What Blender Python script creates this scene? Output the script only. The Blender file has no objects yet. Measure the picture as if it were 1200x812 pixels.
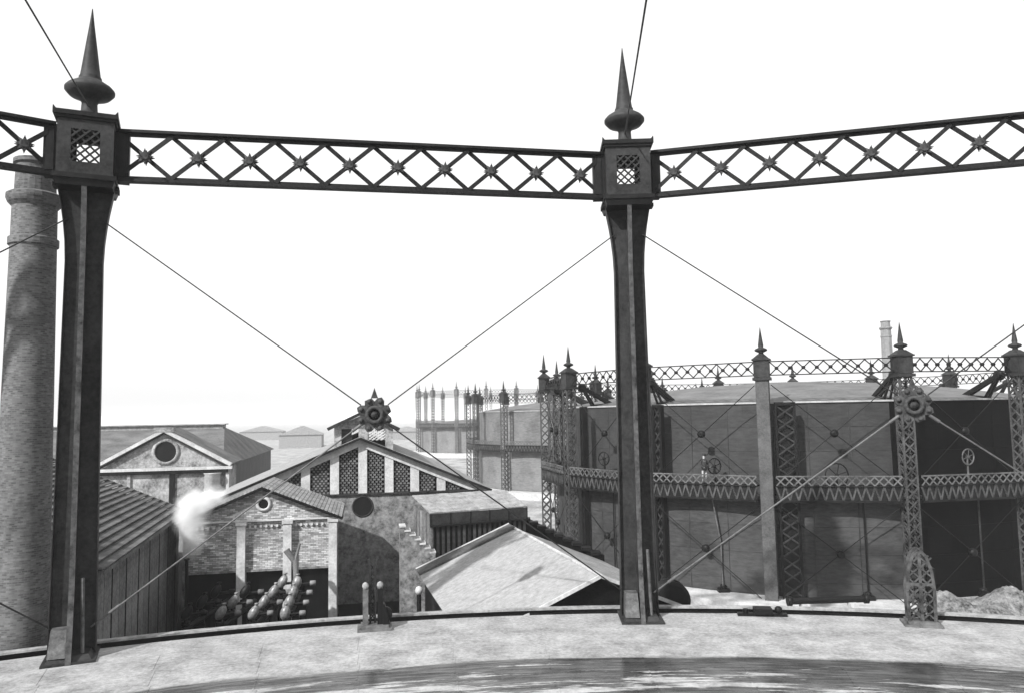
import bpy, math, random
from mathutils import Vector, Matrix
random.seed(7)
R_ = math.radians
scn = bpy.context.scene
COL = scn.collection

# ------------------------------------------------------------------ camera
CAMZ, FPX = 7.73, 900.0
PITCH, ROLL = math.atan(79 / 900.0), R_(1.0)
Fv = Vector((0, math.cos(PITCH), math.sin(PITCH)))
U0 = Vector((0, -math.sin(PITCH), math.cos(PITCH)))
Rv = Vector((1, 0, 0)) * math.cos(ROLL) - U0 * math.sin(ROLL)
Uv = Vector((1, 0, 0)) * math.sin(ROLL) + U0 * math.cos(ROLL)
CAM = Vector((0, 0, CAMZ))
cd = bpy.data.cameras.new('camera'); cam = bpy.data.objects.new('camera', cd); COL.objects.link(cam)
cam.matrix_world = Matrix(((Rv.x, Uv.x, -Fv.x, 0), (Rv.y, Uv.y, -Fv.y, 0), (Rv.z, Uv.z, -Fv.z, CAMZ), (0, 0, 0, 1)))
cd.sensor_width = 36; cd.lens = 27; cd.clip_start = 0.1; cd.clip_end = 9000
scn.camera = cam

# ------------------------------------------------------------------ light
SUN_EL, SUN_AZ = R_(38), R_(38)          # light travels 38 degrees right of straight ahead
ldir = Vector((math.sin(SUN_AZ) * math.cos(SUN_EL), math.cos(SUN_AZ) * math.cos(SUN_EL), -math.sin(SUN_EL)))
sl = bpy.data.lights.new('sun', 'SUN'); sl.energy = 5.0; sl.angle = R_(1.2); sl.color = (1, 1, 1)
sun = bpy.data.objects.new('sun', sl); COL.objects.link(sun)
sun.rotation_euler = ldir.to_track_quat('-Z', 'Y').to_euler(); sun.location = (-40, -40, 60)
w = bpy.data.worlds.new('World'); scn.world = w; w.use_nodes = True
nt = w.node_tree; nt.nodes.clear()
out = nt.nodes.new('ShaderNodeOutputWorld'); bg = nt.nodes.new('ShaderNodeBackground')
sky = nt.nodes.new('ShaderNodeTexSky'); sky.sky_type = 'NISHITA'; sky.sun_disc = False
sky.sun_elevation = SUN_EL; sky.sun_rotation = math.pi + SUN_AZ
sky.air_density = 1.6; sky.dust_density = 4.0; sky.ozone_density = 1.0
sep = nt.nodes.new('ShaderNodeSeparateColor')     # black-and-white plate: one grey value from the sky
pw = nt.nodes.new('ShaderNodeMath'); pw.operation = 'POWER'; pw.inputs[1].default_value = 0.2     # smoky, even sky
rb = nt.nodes.new('ShaderNodeMath'); rb.operation = 'ADD'
ml = nt.nodes.new('ShaderNodeMath'); ml.operation = 'MULTIPLY'; ml.inputs[1].default_value = 4.1
nt.links.new(sky.outputs[0], sep.inputs[0]); nt.links.new(sep.outputs[0], rb.inputs[0]); nt.links.new(sep.outputs[2], rb.inputs[1]); nt.links.new(rb.outputs[0], pw.inputs[0]); nt.links.new(pw.outputs[0], ml.inputs[0]); nt.links.new(ml.outputs[0], bg.inputs[0])
bg.inputs[1].default_value = 0.136
nt.links.new(bg.outputs[0], out.inputs[0])
scn.view_settings.view_transform = 'Standard'; scn.view_settings.look = 'None'
scn.view_settings.exposure = 0.5; scn.view_settings.gamma = 1.0
scn.cycles.volume_bounces = 3; scn.cycles.max_bounces = 6

# ------------------------------------------------------------------ helpers
def P(px, py, Y):
    d = Fv * FPX + Rv * (px - 600) - Uv * (py - 406)
    return CAM + d * (Y / d.y)

def fp(px, py, O, rot, yoff=0.0):
    """pixel -> local (x, z) on a facade plane through O turned by rot, yoff behind it"""
    b = Vector((-math.sin(rot), math.cos(rot), 0)); u = Vector((math.cos(rot), math.sin(rot), 0))
    d = Fv * FPX + Rv * (px - 600) - Uv * (py - 406)
    O = Vector(O)
    t = ((O + b * yoff - CAM).dot(b)) / d.dot(b)
    q = CAM + d * t - O
    return q.dot(u), q.z

class MB:
    def __init__(s): s.v, s.f, s.sm = [], [], []
    def add(s, vs, fs, smooth=False):
        n = len(s.v); s.v += [tuple(v) for v in vs]
        for f in fs: s.f.append(tuple(i + n for i in f)); s.sm.append(smooth)
    def hexa(s, p):
        s.add(p, [(0, 3, 2, 1), (4, 5, 6, 7), (0, 1, 5, 4), (1, 2, 6, 5), (2, 3, 7, 6), (3, 0, 4, 7)]); return s
    def box(s, x0, x1, y0, y1, z0, z1):
        return s.hexa([(x0, y0, z0), (x1, y0, z0), (x1, y1, z0), (x0, y1, z0), (x0, y0, z1), (x1, y0, z1), (x1, y1, z1), (x0, y1, z1)])
    def beam(s, p, q, wd, h, up=(0, 0, 1)):
        p, q, up = Vector(p), Vector(q), Vector(up)
        if up.z < .5: wd, h = h, wd          # strap lying in a vertical plane: wd is its thickness
        d = (q - p).normalized(); x = d.cross(up)
        if x.length < 1e-5: x = d.cross(Vector((0, 1, 0)))
        x.normalize(); z = x.cross(d)
        x *= wd / 2; z *= h / 2
        return s.hexa([p - x - z, p + x - z, q + x - z, q - x - z, p - x + z, p + x + z, q + x + z, q - x + z])
    def tube(s, pts, r, n=8, rs=None):
        pts = [Vector(p) for p in pts]; vs = []; fs = []
        for i, p in enumerate(pts):
            d = (pts[min(i + 1, len(pts) - 1)] - pts[max(i - 1, 0)]).normalized()
            x = d.cross(Vector((0, 0, 1)))
            if x.length < 1e-3: x = d.cross(Vector((0, 1, 0)))
            x.normalize(); z = x.cross(d); rr = rs[i] if rs else r
            for k in range(n):
                a = 2 * math.pi * k / n; vs.append(p + x * rr * math.cos(a) + z * rr * math.sin(a))
        for i in range(len(pts) - 1):
            for k in range(n):
                fs.append((i * n + k, i * n + (k + 1) % n, (i + 1) * n + (k + 1) % n, (i + 1) * n + k))
        s.add(vs, fs, True)
        s.add(vs[:n], [tuple(range(n))[::-1]]); s.add(vs[-n:], [tuple(range(n))])
        return s
    def lathe(s, prof, c=(0, 0, 0), n=20, axis='z', smooth=True):
        vs = []; fs = []
        for r, z in prof:
            for k in range(n):
                a = 2 * math.pi * k / n
                v = (r * math.cos(a), r * math.sin(a), z)
                if axis == 'y': v = (v[0], v[2], v[1])
                if axis == 'x': v = (v[2], v[0], v[1])
                vs.append((v[0] + c[0], v[1] + c[1], v[2] + c[2]))
        for i in range(len(prof) - 1):
            for k in range(n):
                fs.append((i * n + k, i * n + (k + 1) % n, (i + 1) * n + (k + 1) % n, (i + 1) * n + k))
        s.add(vs, fs, smooth)
        s.add(vs[:n], [tuple(range(n))[::-1]]); s.add(vs[-n:], [tuple(range(n))])
        return s
    def prism(s, poly, y0, y1):
        """polygon in x,z extruded along y"""
        n = len(poly)
        vs = [(x, y0, z) for x, z in poly] + [(x, y1, z) for x, z in poly]
        s.add(vs, [tuple(range(n)), tuple(range(2 * n - 1, n - 1, -1))] + [(i, i + n, (i + 1) % n + n, (i + 1) % n) for i in range(n)])
        return s
    def sheet(s, a, b, c, d, th=0.1):
        """roof slab: four corners of the top, thickness downwards"""
        a, b, c, d = map(Vector, (a, b, c, d)); n = (b - a).cross(d - a).normalized()
        if n.z < 0: n = -n
        o = n * th
        return s.hexa([a - o, b - o, c - o, d - o, a, b, c, d])

def tag(o, label=None, cat=None, group=None, kind=None):
    if label: o['label'] = label
    if cat: o['category'] = cat
    if group: o['group'] = group
    if kind: o['kind'] = kind
    return o
def link(o, parent=None, loc=None, rot=None):
    COL.objects.link(o)
    if parent is not None: o.parent = parent
    if loc is not None: o.location = loc
    if rot is not None: o.rotation_euler = rot if isinstance(rot, tuple) else (0, 0, rot)
    return o
def mesh(name, mb, mat):
    m = bpy.data.meshes.new(name); m.from_pydata(mb.v, [], mb.f); m.validate()
    m.polygons.foreach_set('use_smooth', mb.sm[:len(m.polygons)] if len(m.polygons) == len(mb.sm) else [False] * len(m.polygons))
    m.materials.append(mat); m.update(); return m
def obj(name, mb, mat, parent=None, loc=None, rot=None, kind=None, label=None):
    m = mb if isinstance(mb, bpy.types.Mesh) else mesh(name, mb, mat)
    o = link(bpy.data.objects.new(name, m), parent, loc, rot)
    if kind: o['kind'] = kind
    if label: o['label'] = label
    return o
def thing(name, label, cat, loc=(0, 0, 0), rot=0.0, group=None):
    o = bpy.data.objects.new(name, None); o.empty_display_size = 0.5
    link(o, None, loc, rot); return tag(o, label, cat, group)

# ------------------------------------------------------------------ materials (all grey: the place seen on a black-and-white plate)
def streak(m):
    N = m.node_tree.nodes; L = m.node_tree.links; tc = N['Texture Coordinate']
    mp = N.new('ShaderNodeMapping'); mp.inputs['Scale'].default_value = (.6, .6, 2.2); L.new(tc.outputs['Object'], mp.inputs[0])
    for n in N:
        if n.bl_idname == 'ShaderNodeTexNoise' and n.inputs['Scale'].default_value > 2: L.new(mp.outputs[0], n.inputs['Vector']); n.inputs['Scale'].default_value = 2.6
    return m

def mat(name, v, rough=0.75, var=0.35, scale=1.5, fine=14.0, bump=0.15, metal=0.0, spec=0.15, pervar=0.0):
    fine *= .7; var = min(var * 1.35, .85)
    m = bpy.data.materials.new(name); m.use_nodes = True; t = m.node_tree; N = t.nodes; L = t.links
    bs = N['Principled BSDF']; tc = N.new('ShaderNodeTexCoord')
    n1 = N.new('ShaderNodeTexNoise'); n1.inputs['Scale'].default_value = scale; n1.inputs['Detail'].default_value = 6
    n2 = N.new('ShaderNodeTexNoise'); n2.inputs['Scale'].default_value = fine; n2.inputs['Detail'].default_value = 5; n2.inputs['Roughness'].default_value = .7
    L.new(tc.outputs['Object'], n1.inputs['Vector']); L.new(tc.outputs['Object'], n2.inputs['Vector'])
    mx = N.new('ShaderNodeMath'); mx.operation = 'ADD'
    L.new(n1.outputs['Fac'], mx.inputs[0]); L.new(n2.outputs['Fac'], mx.inputs[1])
    mr = N.new('ShaderNodeMapRange'); mr.inputs['From Min'].default_value = 0.74; mr.inputs['From Max'].default_value = 1.26
    mr.inputs['To Min'].default_value = v * (1 - var); mr.inputs['To Max'].default_value = v * (1 + var)
    L.new(mx.outputs[0], mr.inputs[0]); last = mr.outputs[0]
    if pervar:
        oi = N.new('ShaderNodeObjectInfo'); r2 = N.new('ShaderNodeMapRange')
        r2.inputs['To Min'].default_value = 1 - pervar; r2.inputs['To Max'].default_value = 1 + pervar
        L.new(oi.outputs['Random'], r2.inputs[0]); mu = N.new('ShaderNodeMath'); mu.operation = 'MULTIPLY'
        L.new(last, mu.inputs[0]); L.new(r2.outputs[0], mu.inputs[1]); last = mu.outputs[0]
    cc = N.new('ShaderNodeCombineColor')
    for i in range(3): L.new(last, cc.inputs[i])
    L.new(cc.outputs[0], bs.inputs['Base Color'])
    bs.inputs['Roughness'].default_value = rough; bs.inputs['Metallic'].default_value = metal
    bs.inputs['Specular IOR Level'].default_value = spec
    if bump:
        bp = N.new('ShaderNodeBump'); bp.inputs['Strength'].default_value = bump; bp.inputs['Distance'].default_value = 0.05
        L.new(mx.outputs[0], bp.inputs['Height']); L.new(bp.outputs[0], bs.inputs['Normal'])
    m['_v'] = v
    return m

def brick_mat(name, v, mortar, bw=0.25, bh=0.075, var=0.4, proj='xz'):
    m = mat(name, v, 0.9, 0.25, 0.8, 9.0, 0.1); t = m.node_tree; N = t.nodes; L = t.links
    bs = N['Principled BSDF']; tc = N['Texture Coordinate']
    br = N.new('ShaderNodeTexBrick'); sp = N.new('ShaderNodeSeparateXYZ'); cb = N.new('ShaderNodeCombineXYZ')
    L.new(tc.outputs['Object'], sp.inputs[0])
    if proj == 'cyl':
        at = N.new('ShaderNodeMath'); at.operation = 'ARCTAN2'; L.new(sp.outputs[1], at.inputs[0]); L.new(sp.outputs[0], at.inputs[1])
        L.new(at.outputs[0], cb.inputs[0])
    elif proj == 'yz': L.new(sp.outputs[1], cb.inputs[0])
    else: L.new(sp.outputs[0], cb.inputs[0])
    L.new(sp.outputs[2], cb.inputs[1]); L.new(cb.outputs[0], br.inputs['Vector'])
    br.inputs['Scale'].default_value = 1; br.inputs['Brick Width'].default_value = bw; br.inputs['Row Height'].default_value = bh
    br.inputs['Mortar Size'].default_value = 0.012; br.inputs['Bias'].default_value = 0.0
    br.inputs['Color1'].default_value = (v * (1 - var),) * 3 + (1,); br.inputs['Color2'].default_value = (v * (1 + var),) * 3 + (1,)
    br.inputs['Mortar'].default_value = (mortar,) * 3 + (1,)
    mx = N.new('ShaderNodeMix'); mx.data_type = 'RGBA'; mx.blend_type = 'MULTIPLY'; mx.inputs[0].default_value = 1
    nz = [n for n in N if n.bl_idname == 'ShaderNodeMapRange'][0]
    nz.inputs['To Min'].default_value = 0.78; nz.inputs['To Max'].default_value = 1.22
    L.new(br.outputs['Color'], mx.inputs[6]); L.new([n for n in N if n.bl_idname == 'ShaderNodeCombineColor'][0].outputs[0], mx.inputs[7])
    L.new(mx.outputs[2], bs.inputs['Base Color'])
    return m

M = dict(
    iron=mat('black_iron_paint', 0.007, 0.55, 0.55, 0.7, 7.0, 0.2),
    irongrey=mat('grey_iron_paint', 0.022, 0.6, 0.5, 0.8, 8.0, 0.15),
    ironlight=mat('pale_iron_paint', 0.085, 0.6, 0.5, 0.8, 8.0, 0.15),
    flange=mat('worn_flange_paint', 0.05, 0.6, 0.6, 1.5, 8.0),
    valve=mat('sunlit_pale_valve_iron', 0.16, 0.35, 0.5, 3.0, 12.0, spec=.5),
    rosette=mat('weathered_casting', 0.042, 0.7, 0.6, 2.5, 14.0),
    rod=mat('tie_rod_steel', 0.018, 0.5, 0.3),
    rodlight=mat('galvanised_rod', 0.085, 0.45, 0.3),
    wall_mid=mat('grey_holder_sheet', 0.032, 0.6, 0.3, 0.35, 5.0, 0.25, pervar=0.08),
    wall_low=mat('grey_tank_sheet', 0.038, 0.6, 0.45, 0.3, 5.0, 0.25, pervar=0.08),
    wall_shade=mat('shade_black_sheet', 0.002, 0.55, 0.5, 0.5, 4.0, 0.2, spec=0.03),  # near-black base: the wall's shade put into the colour
    wall_pale=mat('haze_pale_sheet', 0.125, 0.7, 0.3, 0.3, 4.0),  # pale base stands in for haze over the far holders
    crownm=mat('holder_crown_sheet', 0.11, 0.7, 0.25, 0.5, 4.0),
    curb=mat('pale_curb', 0.32, 0.6, 0.2),
    stone=mat('pale_stone', 0.4, 0.9, 0.22, 1.2, 10.0),
    render=mat('rough_cast_wall', 0.15, 0.95, 0.55, 1.5, 7.0, 0.3),
    plaster=mat('hall_plaster', 0.23, 0.9, 0.55, 0.6, 7.0),
    dark=mat('interior_and_shade_black', 0.006, 0.9, 0.3, spec=0.03),
    glass=mat('dark_window_glass', 0.008, 0.35, 0.2, bump=0.02, spec=.12),
    honey=mat('honeycomb_brick', 0.1, 0.9, 0.5, 3.0, 20.0),
    roofpale=mat('pale_weathered_roof_and_haze', .22, 0.85, 0.3, 2.2, 12.0, pervar=0.06),
    roofgrey=mat('grey_slate_roof', 0.1, 0.85, 0.35, 0.5, 7.0),
    roofwhite=mat('whitewashed_felt_roof', .25, 0.9, 0.17, 3.5, 14.0, 0.25),
    tile=mat('clay_roof_tile', 0.25, 0.85, 0.35, 2.0, 15.0, pervar=0.12),
    board=mat('weathered_roof_board', 0.075, 0.85, 0.45, 1.0, 12.0, pervar=0.2),
    panel=mat('shed_wall_board', 0.13, 0.85, 0.4, 0.8, 10.0, pervar=0.15),
    slat=mat('canopy_slat_timber', 0.03, 0.85, 0.4, 2.0, 15.0, pervar=0.6),
    ground=mat('yard_gravel', .25, 0.95, 0.4, 0.25, 3.0, 0.3),
    heap=mat('coke_gravel', 0.13, 0.95, 0.7, 1.5, 9.0, 0.8),
    brick=brick_mat('yellow_brick', 0.32, 0.14, 0.3, 0.1, .55),
    chimbrick=brick_mat('chimney_brick', 0.10, 0.11, 0.2, 0.07, 0.4, 'cyl'),
    pipe=mat('whitewashed_pipe', 0.15, 0.4, 0.25),
    machine=mat('machine_iron', 0.005, 0.5, 0.4),
    skin=mat('skin', 0.35, 0.7, 0.1), coat=mat('dark_coat', 0.03, 0.9, 0.3), trousers=mat('pale_trousers', 0.35, 0.9, 0.2), shirt=mat('grey_shirt', 0.2, 0.9, 0.2),
)

for k_ in ('wall_mid', 'wall_low', 'wall_shade', 'wall_pale'): streak(M[k_])

def crown_material():
    m = bpy.data.materials.new('wet_crown_sheet'); m.use_nodes = True; N = m.node_tree.nodes; L = m.node_tree.links
    bs = N['Principled BSDF']; tc = N.new('ShaderNodeTexCoord'); sp = N.new('ShaderNodeSeparateXYZ'); L.new(tc.outputs['Object'], sp.inputs[0])
    def mth(op, a, b=None, c=None):
        n = N.new('ShaderNodeMath'); n.operation = op
        for i, x in enumerate((a, b, c)):
            if x is None: continue
            if isinstance(x, (int, float)): n.inputs[i].default_value = x
            else: L.new(x, n.inputs[i])
        return n.outputs[0]
    x, y = sp.outputs[0], sp.outputs[1]
    r = mth('SQRT', mth('ADD', mth('MULTIPLY', x, x), mth('MULTIPLY', y, y)))
    th = mth('ARCTAN2', x, y)
    cb = N.new('ShaderNodeCombineXYZ'); L.new(mth('MULTIPLY', r, 1.7), cb.inputs[0]); L.new(mth('MULTIPLY', th, 7.5), cb.inputs[1])
    nz = N.new('ShaderNodeTexNoise'); nz.inputs['Scale'].default_value = 1.0; nz.inputs['Detail'].default_value = 7; nz.inputs['Roughness'].default_value = 0.62
    L.new(cb.outputs[0], nz.inputs['Vector'])
    cb2 = N.new('ShaderNodeCombineXYZ'); L.new(mth('MULTIPLY', r, 5.0), cb2.inputs[0]); L.new(mth('MULTIPLY', th, 16.0), cb2.inputs[1])
    nf_ = N.new('ShaderNodeTexNoise'); nf_.inputs['Scale'].default_value = 1.0; nf_.inputs['Detail'].default_value = 6; nf_.inputs['Roughness'].default_value = .7; L.new(cb2.outputs[0], nf_.inputs['Vector'])
    grain = N.new('ShaderNodeTexNoise'); grain.inputs['Scale'].default_value = 7; grain.inputs['Detail'].default_value = 7; grain.inputs['Roughness'].default_value = .8; L.new(tc.outputs['Object'], grain.inputs['Vector'])
    blot = N.new('ShaderNodeTexNoise'); blot.inputs['Scale'].default_value = 0.9; blot.inputs['Detail'].default_value = 5; L.new(tc.outputs['Object'], blot.inputs['Vector'])
    # damp: inside radius ~39.5 with a ragged edge, more of it towards the east side
    edge = mth('ADD', mth('SUBTRACT', 39.6, r), mth('MULTIPLY', mth('SUBTRACT', nz.outputs['Fac'], 0.5), 1.6))
    inside = mth('MULTIPLY', edge, 4.0); inside_n = N.new('ShaderNodeClamp'); L.new(inside, inside_n.inputs[0])
    east = N.new('ShaderNodeMapRange'); east.inputs['From Min'].default_value = -0.30; east.inputs['From Max'].default_value = -0.03
    east.inputs['To Min'].default_value = -0.045; east.inputs['To Max'].default_value = 0.025; L.new(th, east.inputs[0])
    s = mth('ADD', mth('ADD', mth('MULTIPLY', nz.outputs['Fac'], .5), mth('MULTIPLY', nf_.outputs['Fac'], .5)), east.outputs[0])
    ringb = N.new('ShaderNodeMapRange'); ringb.inputs['From Min'].default_value = 37.3; ringb.inputs['From Max'].default_value = 39.4
    ringb.inputs['To Min'].default_value = 0.0; ringb.inputs['To Max'].default_value = 0.12; L.new(r, ringb.inputs[0])
    s = mth('ADD', s, ringb.outputs[0])
    st = N.new('ShaderNodeMapRange'); st.inputs['From Min'].default_value = 0.485; st.inputs['From Max'].default_value = 0.52; L.new(s, st.inputs[0])
    wet = mth('MULTIPLY', st.outputs[0], inside_n.outputs[0])
    g0 = mth('ADD', mth('MULTIPLY', grain.outputs['Fac'], 0.6), mth('MULTIPLY', blot.outputs['Fac'], 0.4))
    gm = N.new('ShaderNodeMapRange'); gm.inputs['From Min'].default_value = .36; gm.inputs['From Max'].default_value = .62; L.new(g0, gm.inputs[0]); g = gm.outputs[0]
    dry = mth('ADD', 0.12, mth('MULTIPLY', g, 0.24))
    dryin = mth('ADD', dry, mth('MULTIPLY', inside_n.outputs[0], 0.05))
    nfm = N.new('ShaderNodeMapRange'); nfm.inputs['From Min'].default_value = .38; nfm.inputs['From Max'].default_value = .66; nfm.inputs['To Max'].default_value = .045; L.new(nf_.outputs['Fac'], nfm.inputs[0])
    spm = N.new('ShaderNodeMapRange'); spm.inputs['From Min'].default_value = .48; spm.inputs['From Max'].default_value = .60; spm.inputs['To Min'].default_value = .04; spm.inputs['To Max'].default_value = .28
    L.new(nf_.outputs['Fac'], spm.inputs[0]); L.new(spm.outputs[0], bs.inputs['Specular IOR Level'])
    wetv = mth('ADD', mth('ADD', 0.004, nfm.outputs[0]), mth('MULTIPLY', g, 0.03))
    mixv = mth('ADD', mth('MULTIPLY', dryin, mth('SUBTRACT', 1.0, wet)), mth('MULTIPLY', wetv, wet))
    cc = N.new('ShaderNodeCombineColor')
    for i in range(3): L.new(mixv, cc.inputs[i])
    L.new(cc.outputs[0], bs.inputs['Base Color'])
    L.new(mth('SUBTRACT', 0.85, mth('MULTIPLY', wet, 0.74)), bs.inputs['Roughness'])
    bp = N.new('ShaderNodeBump'); bp.inputs['Distance'].default_value = 0.03
    L.new(mth('SUBTRACT', 0.2, mth('MULTIPLY', wet, 0.17)), bp.inputs['Strength']); L.new(g, bp.inputs['Height']); L.new(bp.outputs[0], bs.inputs['Normal'])
    return m
M['crown'] = crown_material()

# ------------------------------------------------------------------ ground
GZ = -5.0
g = MB(); g.add([(-3500, -600, 0), (3500, -600, 0), (3500, 5000, 0), (-3500, 5000, 0)], [(0, 1, 2, 3)])
tag(obj('ground', g, M['ground'], loc=(0, 0, GZ)), kind='structure')

# ------------------------------------------------------------------ near gasholder: crown, coping, rim
CC = Vector((3.0, -14.5, 0)); RN = 44.5; STEP = 2 * math.pi / 14
def npos(a, r=RN, z=0.0): return Vector((CC.x + r * math.sin(a), CC.y + r * math.cos(a), z))
A0 = R_(2.15)
def crown_z(r): return 0.03 + 0.15 * (1 - (r / 43.2) ** 2)
nh = thing('gasholder_roof', 'broad pale iron gasholder roof with damp dark streaks in the foreground', 'gasholder roof', tuple(CC))
mb = MB(); rs = [0.5, 10, 20, 26, 30, 33, 35, 37, 38.5, 40, 41.5, 43.2]; n = 140
vs = []; fs = []
for r in rs:
    for k in range(n): a = 2 * math.pi * k / n; vs.append((r * math.sin(a), r * math.cos(a), crown_z(r)))
for i in range(len(rs) - 1):
    for k in range(n): fs.append((i * n + k, (i + 1) * n + k, (i + 1) * n + (k + 1) % n, i * n + (k + 1) % n))
fs.append(tuple(range(n))); mb.add(vs, fs, True); obj('crown_sheet', mb, M['crown'], nh)
# lap seams
mb = MB()
for rr in (41.2,):
    for k in range(280):
        a0, a1 = 2 * math.pi * k / 280, 2 * math.pi * (k + 1) / 280
        p = lambda a, r, dz: (r * math.sin(a), r * math.cos(a), crown_z(r) + dz)
        mb.hexa([p(a0, rr - .03, -.02), p(a1, rr - .03, -.02), p(a1, rr + .03, -.02), p(a0, rr + .03, -.02), p(a0, rr - .03, .01), p(a1, rr - .03, .01), p(a1, rr + .03, .01), p(a0, rr + .03, .01)])
for k in range(84):
    a = 2 * math.pi * (k + 0.3) / 84
    for r0, r1 in zip(rs[4:-1], rs[5:]):
        mb.beam((r0 * math.sin(a), r0 * math.cos(a), crown_z(r0)), (r1 * math.sin(a + .002), r1 * math.cos(a + .002), crown_z(r1)), 0.05, 0.02)
obj('lap_seam', mb, M['crown'], nh, kind='stuff')
def ring(mb, r0, r1, z0, z1, n=168, a0=0, a1=2 * math.pi):
    for k in range(n):
        a, b = a0 + (a1 - a0) * k / n, a0 + (a1 - a0) * (k + 1) / n
        q = lambda t, r, z: (r * math.sin(t), r * math.cos(t), z)
        mb.hexa([q(a, r0, z0), q(b, r0, z0), q(b, r1, z0), q(a, r1, z0), q(a, r0, z1), q(b, r0, z1), q(b, r1, z1), q(a, r1, z1)])
    return mb
obj('coping', ring(MB(), 43.2, 45.0, -0.6, 0.0), M['crown'], nh)
obj('tank_wall', ring(MB(), 44.5, 45.25, GZ, -0.604), M['irongrey'], nh)
rl = obj('rim_rail', ring(MB(), 45.15, 45.45, 0.13, 0.2), M['roofpale'], nh)
obj('rail_web', ring(MB(), 45.27, 45.33, -0.6, 0.127), M['machine'], rl)

# near guide frame ---------------------------------------------------
def wshaft(z):
    if z > 13.2: t = (z - 13.2) / 2.7; return 0.55 + 0.33 * t ** 1.8
    return 0.55 + 0.13 * (1 - z / 13.2)
def dshaft(z):
    if z > 13.2: t = (z - 13.2) / 2.7; return 0.60 + 0.25 * t ** 1.8
    return 0.60 + 0.12 * (1 - z / 13.2) + (0.42 * (1 - z / 2.6) ** 1.5 if z < 2.6 else 0)
zs = [0.0, 0.4, 0.9, 1.5, 2.1, 2.6, 4, 6, 8, 10, 12, 13.2, 13.9, 14.5, 15.0, 15.5, 15.9]
def strip(mb, f, th, axis, sgn):
    """one web of the cross-shaped shaft, from the core out to f(z)"""
    for a, b in zip(zs[:-1], zs[1:]):
        if axis == 'x':
            mb.hexa([(sgn * .04, -th, a), (sgn * f(a), -th, a), (sgn * f(a), th, a), (sgn * .04, th, a), (sgn * .04, -th, b), (sgn * f(b), -th, b), (sgn * f(b), th, b), (sgn * .04, th, b)])
        else:
            mb.hexa([(-th, sgn * .04, a), (th, sgn * .04, a), (th, sgn * f(a), a), (-th, sgn * f(a), a), (-th, sgn * .04, b), (th, sgn * .04, b), (th, sgn * f(b), b), (-th, sgn * f(b), b)])
def cap(mb, f, wd, axis, sgn, th=0.03):
    for a, b in zip(zs[:-1], zs[1:]):
        fa, fb = sgn * (f(a) + .002), sgn * (f(b) + .002); ta, tb = sgn * (f(a) + th), sgn * (f(b) + th)
        if axis == 'x': mb.hexa([(fa, -wd, a), (ta, -wd, a), (ta, wd, a), (fa, wd, a), (fb, -wd, b), (tb, -wd, b), (tb, wd, b), (fb, wd, b)])
        else: mb.hexa([(-wd, fa, a), (wd, fa, a), (wd, ta, a), (-wd, ta, a), (-wd, fb, b), (wd, fb, b), (wd, tb, b), (-wd, tb, b)])
me = {}
mb = MB(); mb.box(-.04, .04, -.04, .04, 0, 15.9)
for s in (-1, 1): strip(mb, wshaft, .035, 'x', s); strip(mb, dshaft, .035, 'y', s)
me['shaft'] = mesh('guide_column', mb, M['irongrey'])
for s in (-1, 1):
    mb = MB(); cap(mb, wshaft, .22, 'x', s); me['sidefl%d' % s] = mesh('side_flange', mb, M['irongrey'])
mb = MB(); cap(mb, dshaft, .085, 'y', -1); me['frontfl'] = mesh('front_flange', mb, M['flange'])
mb = MB(); cap(mb, dshaft, .12, 'y', 1); me['backfl'] = mesh('back_flange', mb, M['irongrey'])
mb = MB()
for i in range(48):
    z = 0.5 + i * 0.31
    for sx in (-1, 1):
        for off in (wshaft(z) - .06, .11):
            mb.lathe([(.022, 0), (.018, .018)], (sx * off, -.055, z), 6, 'y')
me['rivets'] = mesh('rivet_row', mb, M['irongrey'])
mb = MB()
mb.box(-.78, .78, -1.15, .7, -.02, .07)
mb.hexa([(-.66, -1.02, .07), (.66, -1.02, .07), (.66, .55, .07), (-.66, .55, .07), (-.56, -.9, .22), (.56, -.9, .22), (.56, .5, .22), (-.56, .5, .22)])
me['foot'] = mesh('foot_plate', mb, M['irongrey'])
mb = MB(); mb.hexa([(-.62, -.95, .2), (-.1, -1.0, .2), (-.1, -.1, .2), (-.62, -.1, .2), (-.58, -.6, 1.0), (-.12, -.62, 1.0), (-.12, -.1, 1.0), (-.58, -.1, 1.0)])
me['shoe'] = mesh('cast_shoe', mb, M['ironlight'])
mb = MB()
mb.beam((.36, -.66, .2), (.30, -.60, 2.6), .07, .09)
me['strut'] = mesh('foot_strut', mb, M['ironlight'])
B0, B1, BH = 16.1, 18.0, .86          # top box
mb = MB()
for s in (-1, 1):
    y0, y1 = sorted((s * BH, s * (BH - .07)))
    mb.box(-BH, -.44, y0, y1, B0, B1); mb.box(.44, BH, y0, y1, B0, B1); mb.box(-.439, .439, y0, y1, B0, B0 + .42); mb.box(-.439, .439, y0, y1, B1 - .34, B1)
    x0, x1 = sorted((s * BH, s * (BH - .07))); mb.box(x0, x1, -BH + .071, BH - .071, B0, B1)
mb.box(-BH + .072, BH - .072, -BH + .072, BH - .072, B1 - .06, B1 - .003)
me['box'] = mesh('capital_box', mb, M['irongrey'])
mb = MB()
mb.box(-.97, .97, -.97, .97, 15.93, 16.09)
mb.hexa([(-.86, -.86, 15.7), (.86, -.86, 15.7), (.86, .86, 15.7), (-.86, .86, 15.7), (-.93, -.93, 15.925), (.93, -.93, 15.925), (.93, .93, 15.925), (-.93, .93, 15.925)])
me['base_mould'] = mesh('base_moulding', mb, M['iron'])
mb = MB()
mb.box(-.93, .93, -.93, .93, B1 + .003, B1 + .1)
mb.box(-.99, .99, -.99, .99, B1 + .103, B1 + .26)
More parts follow.
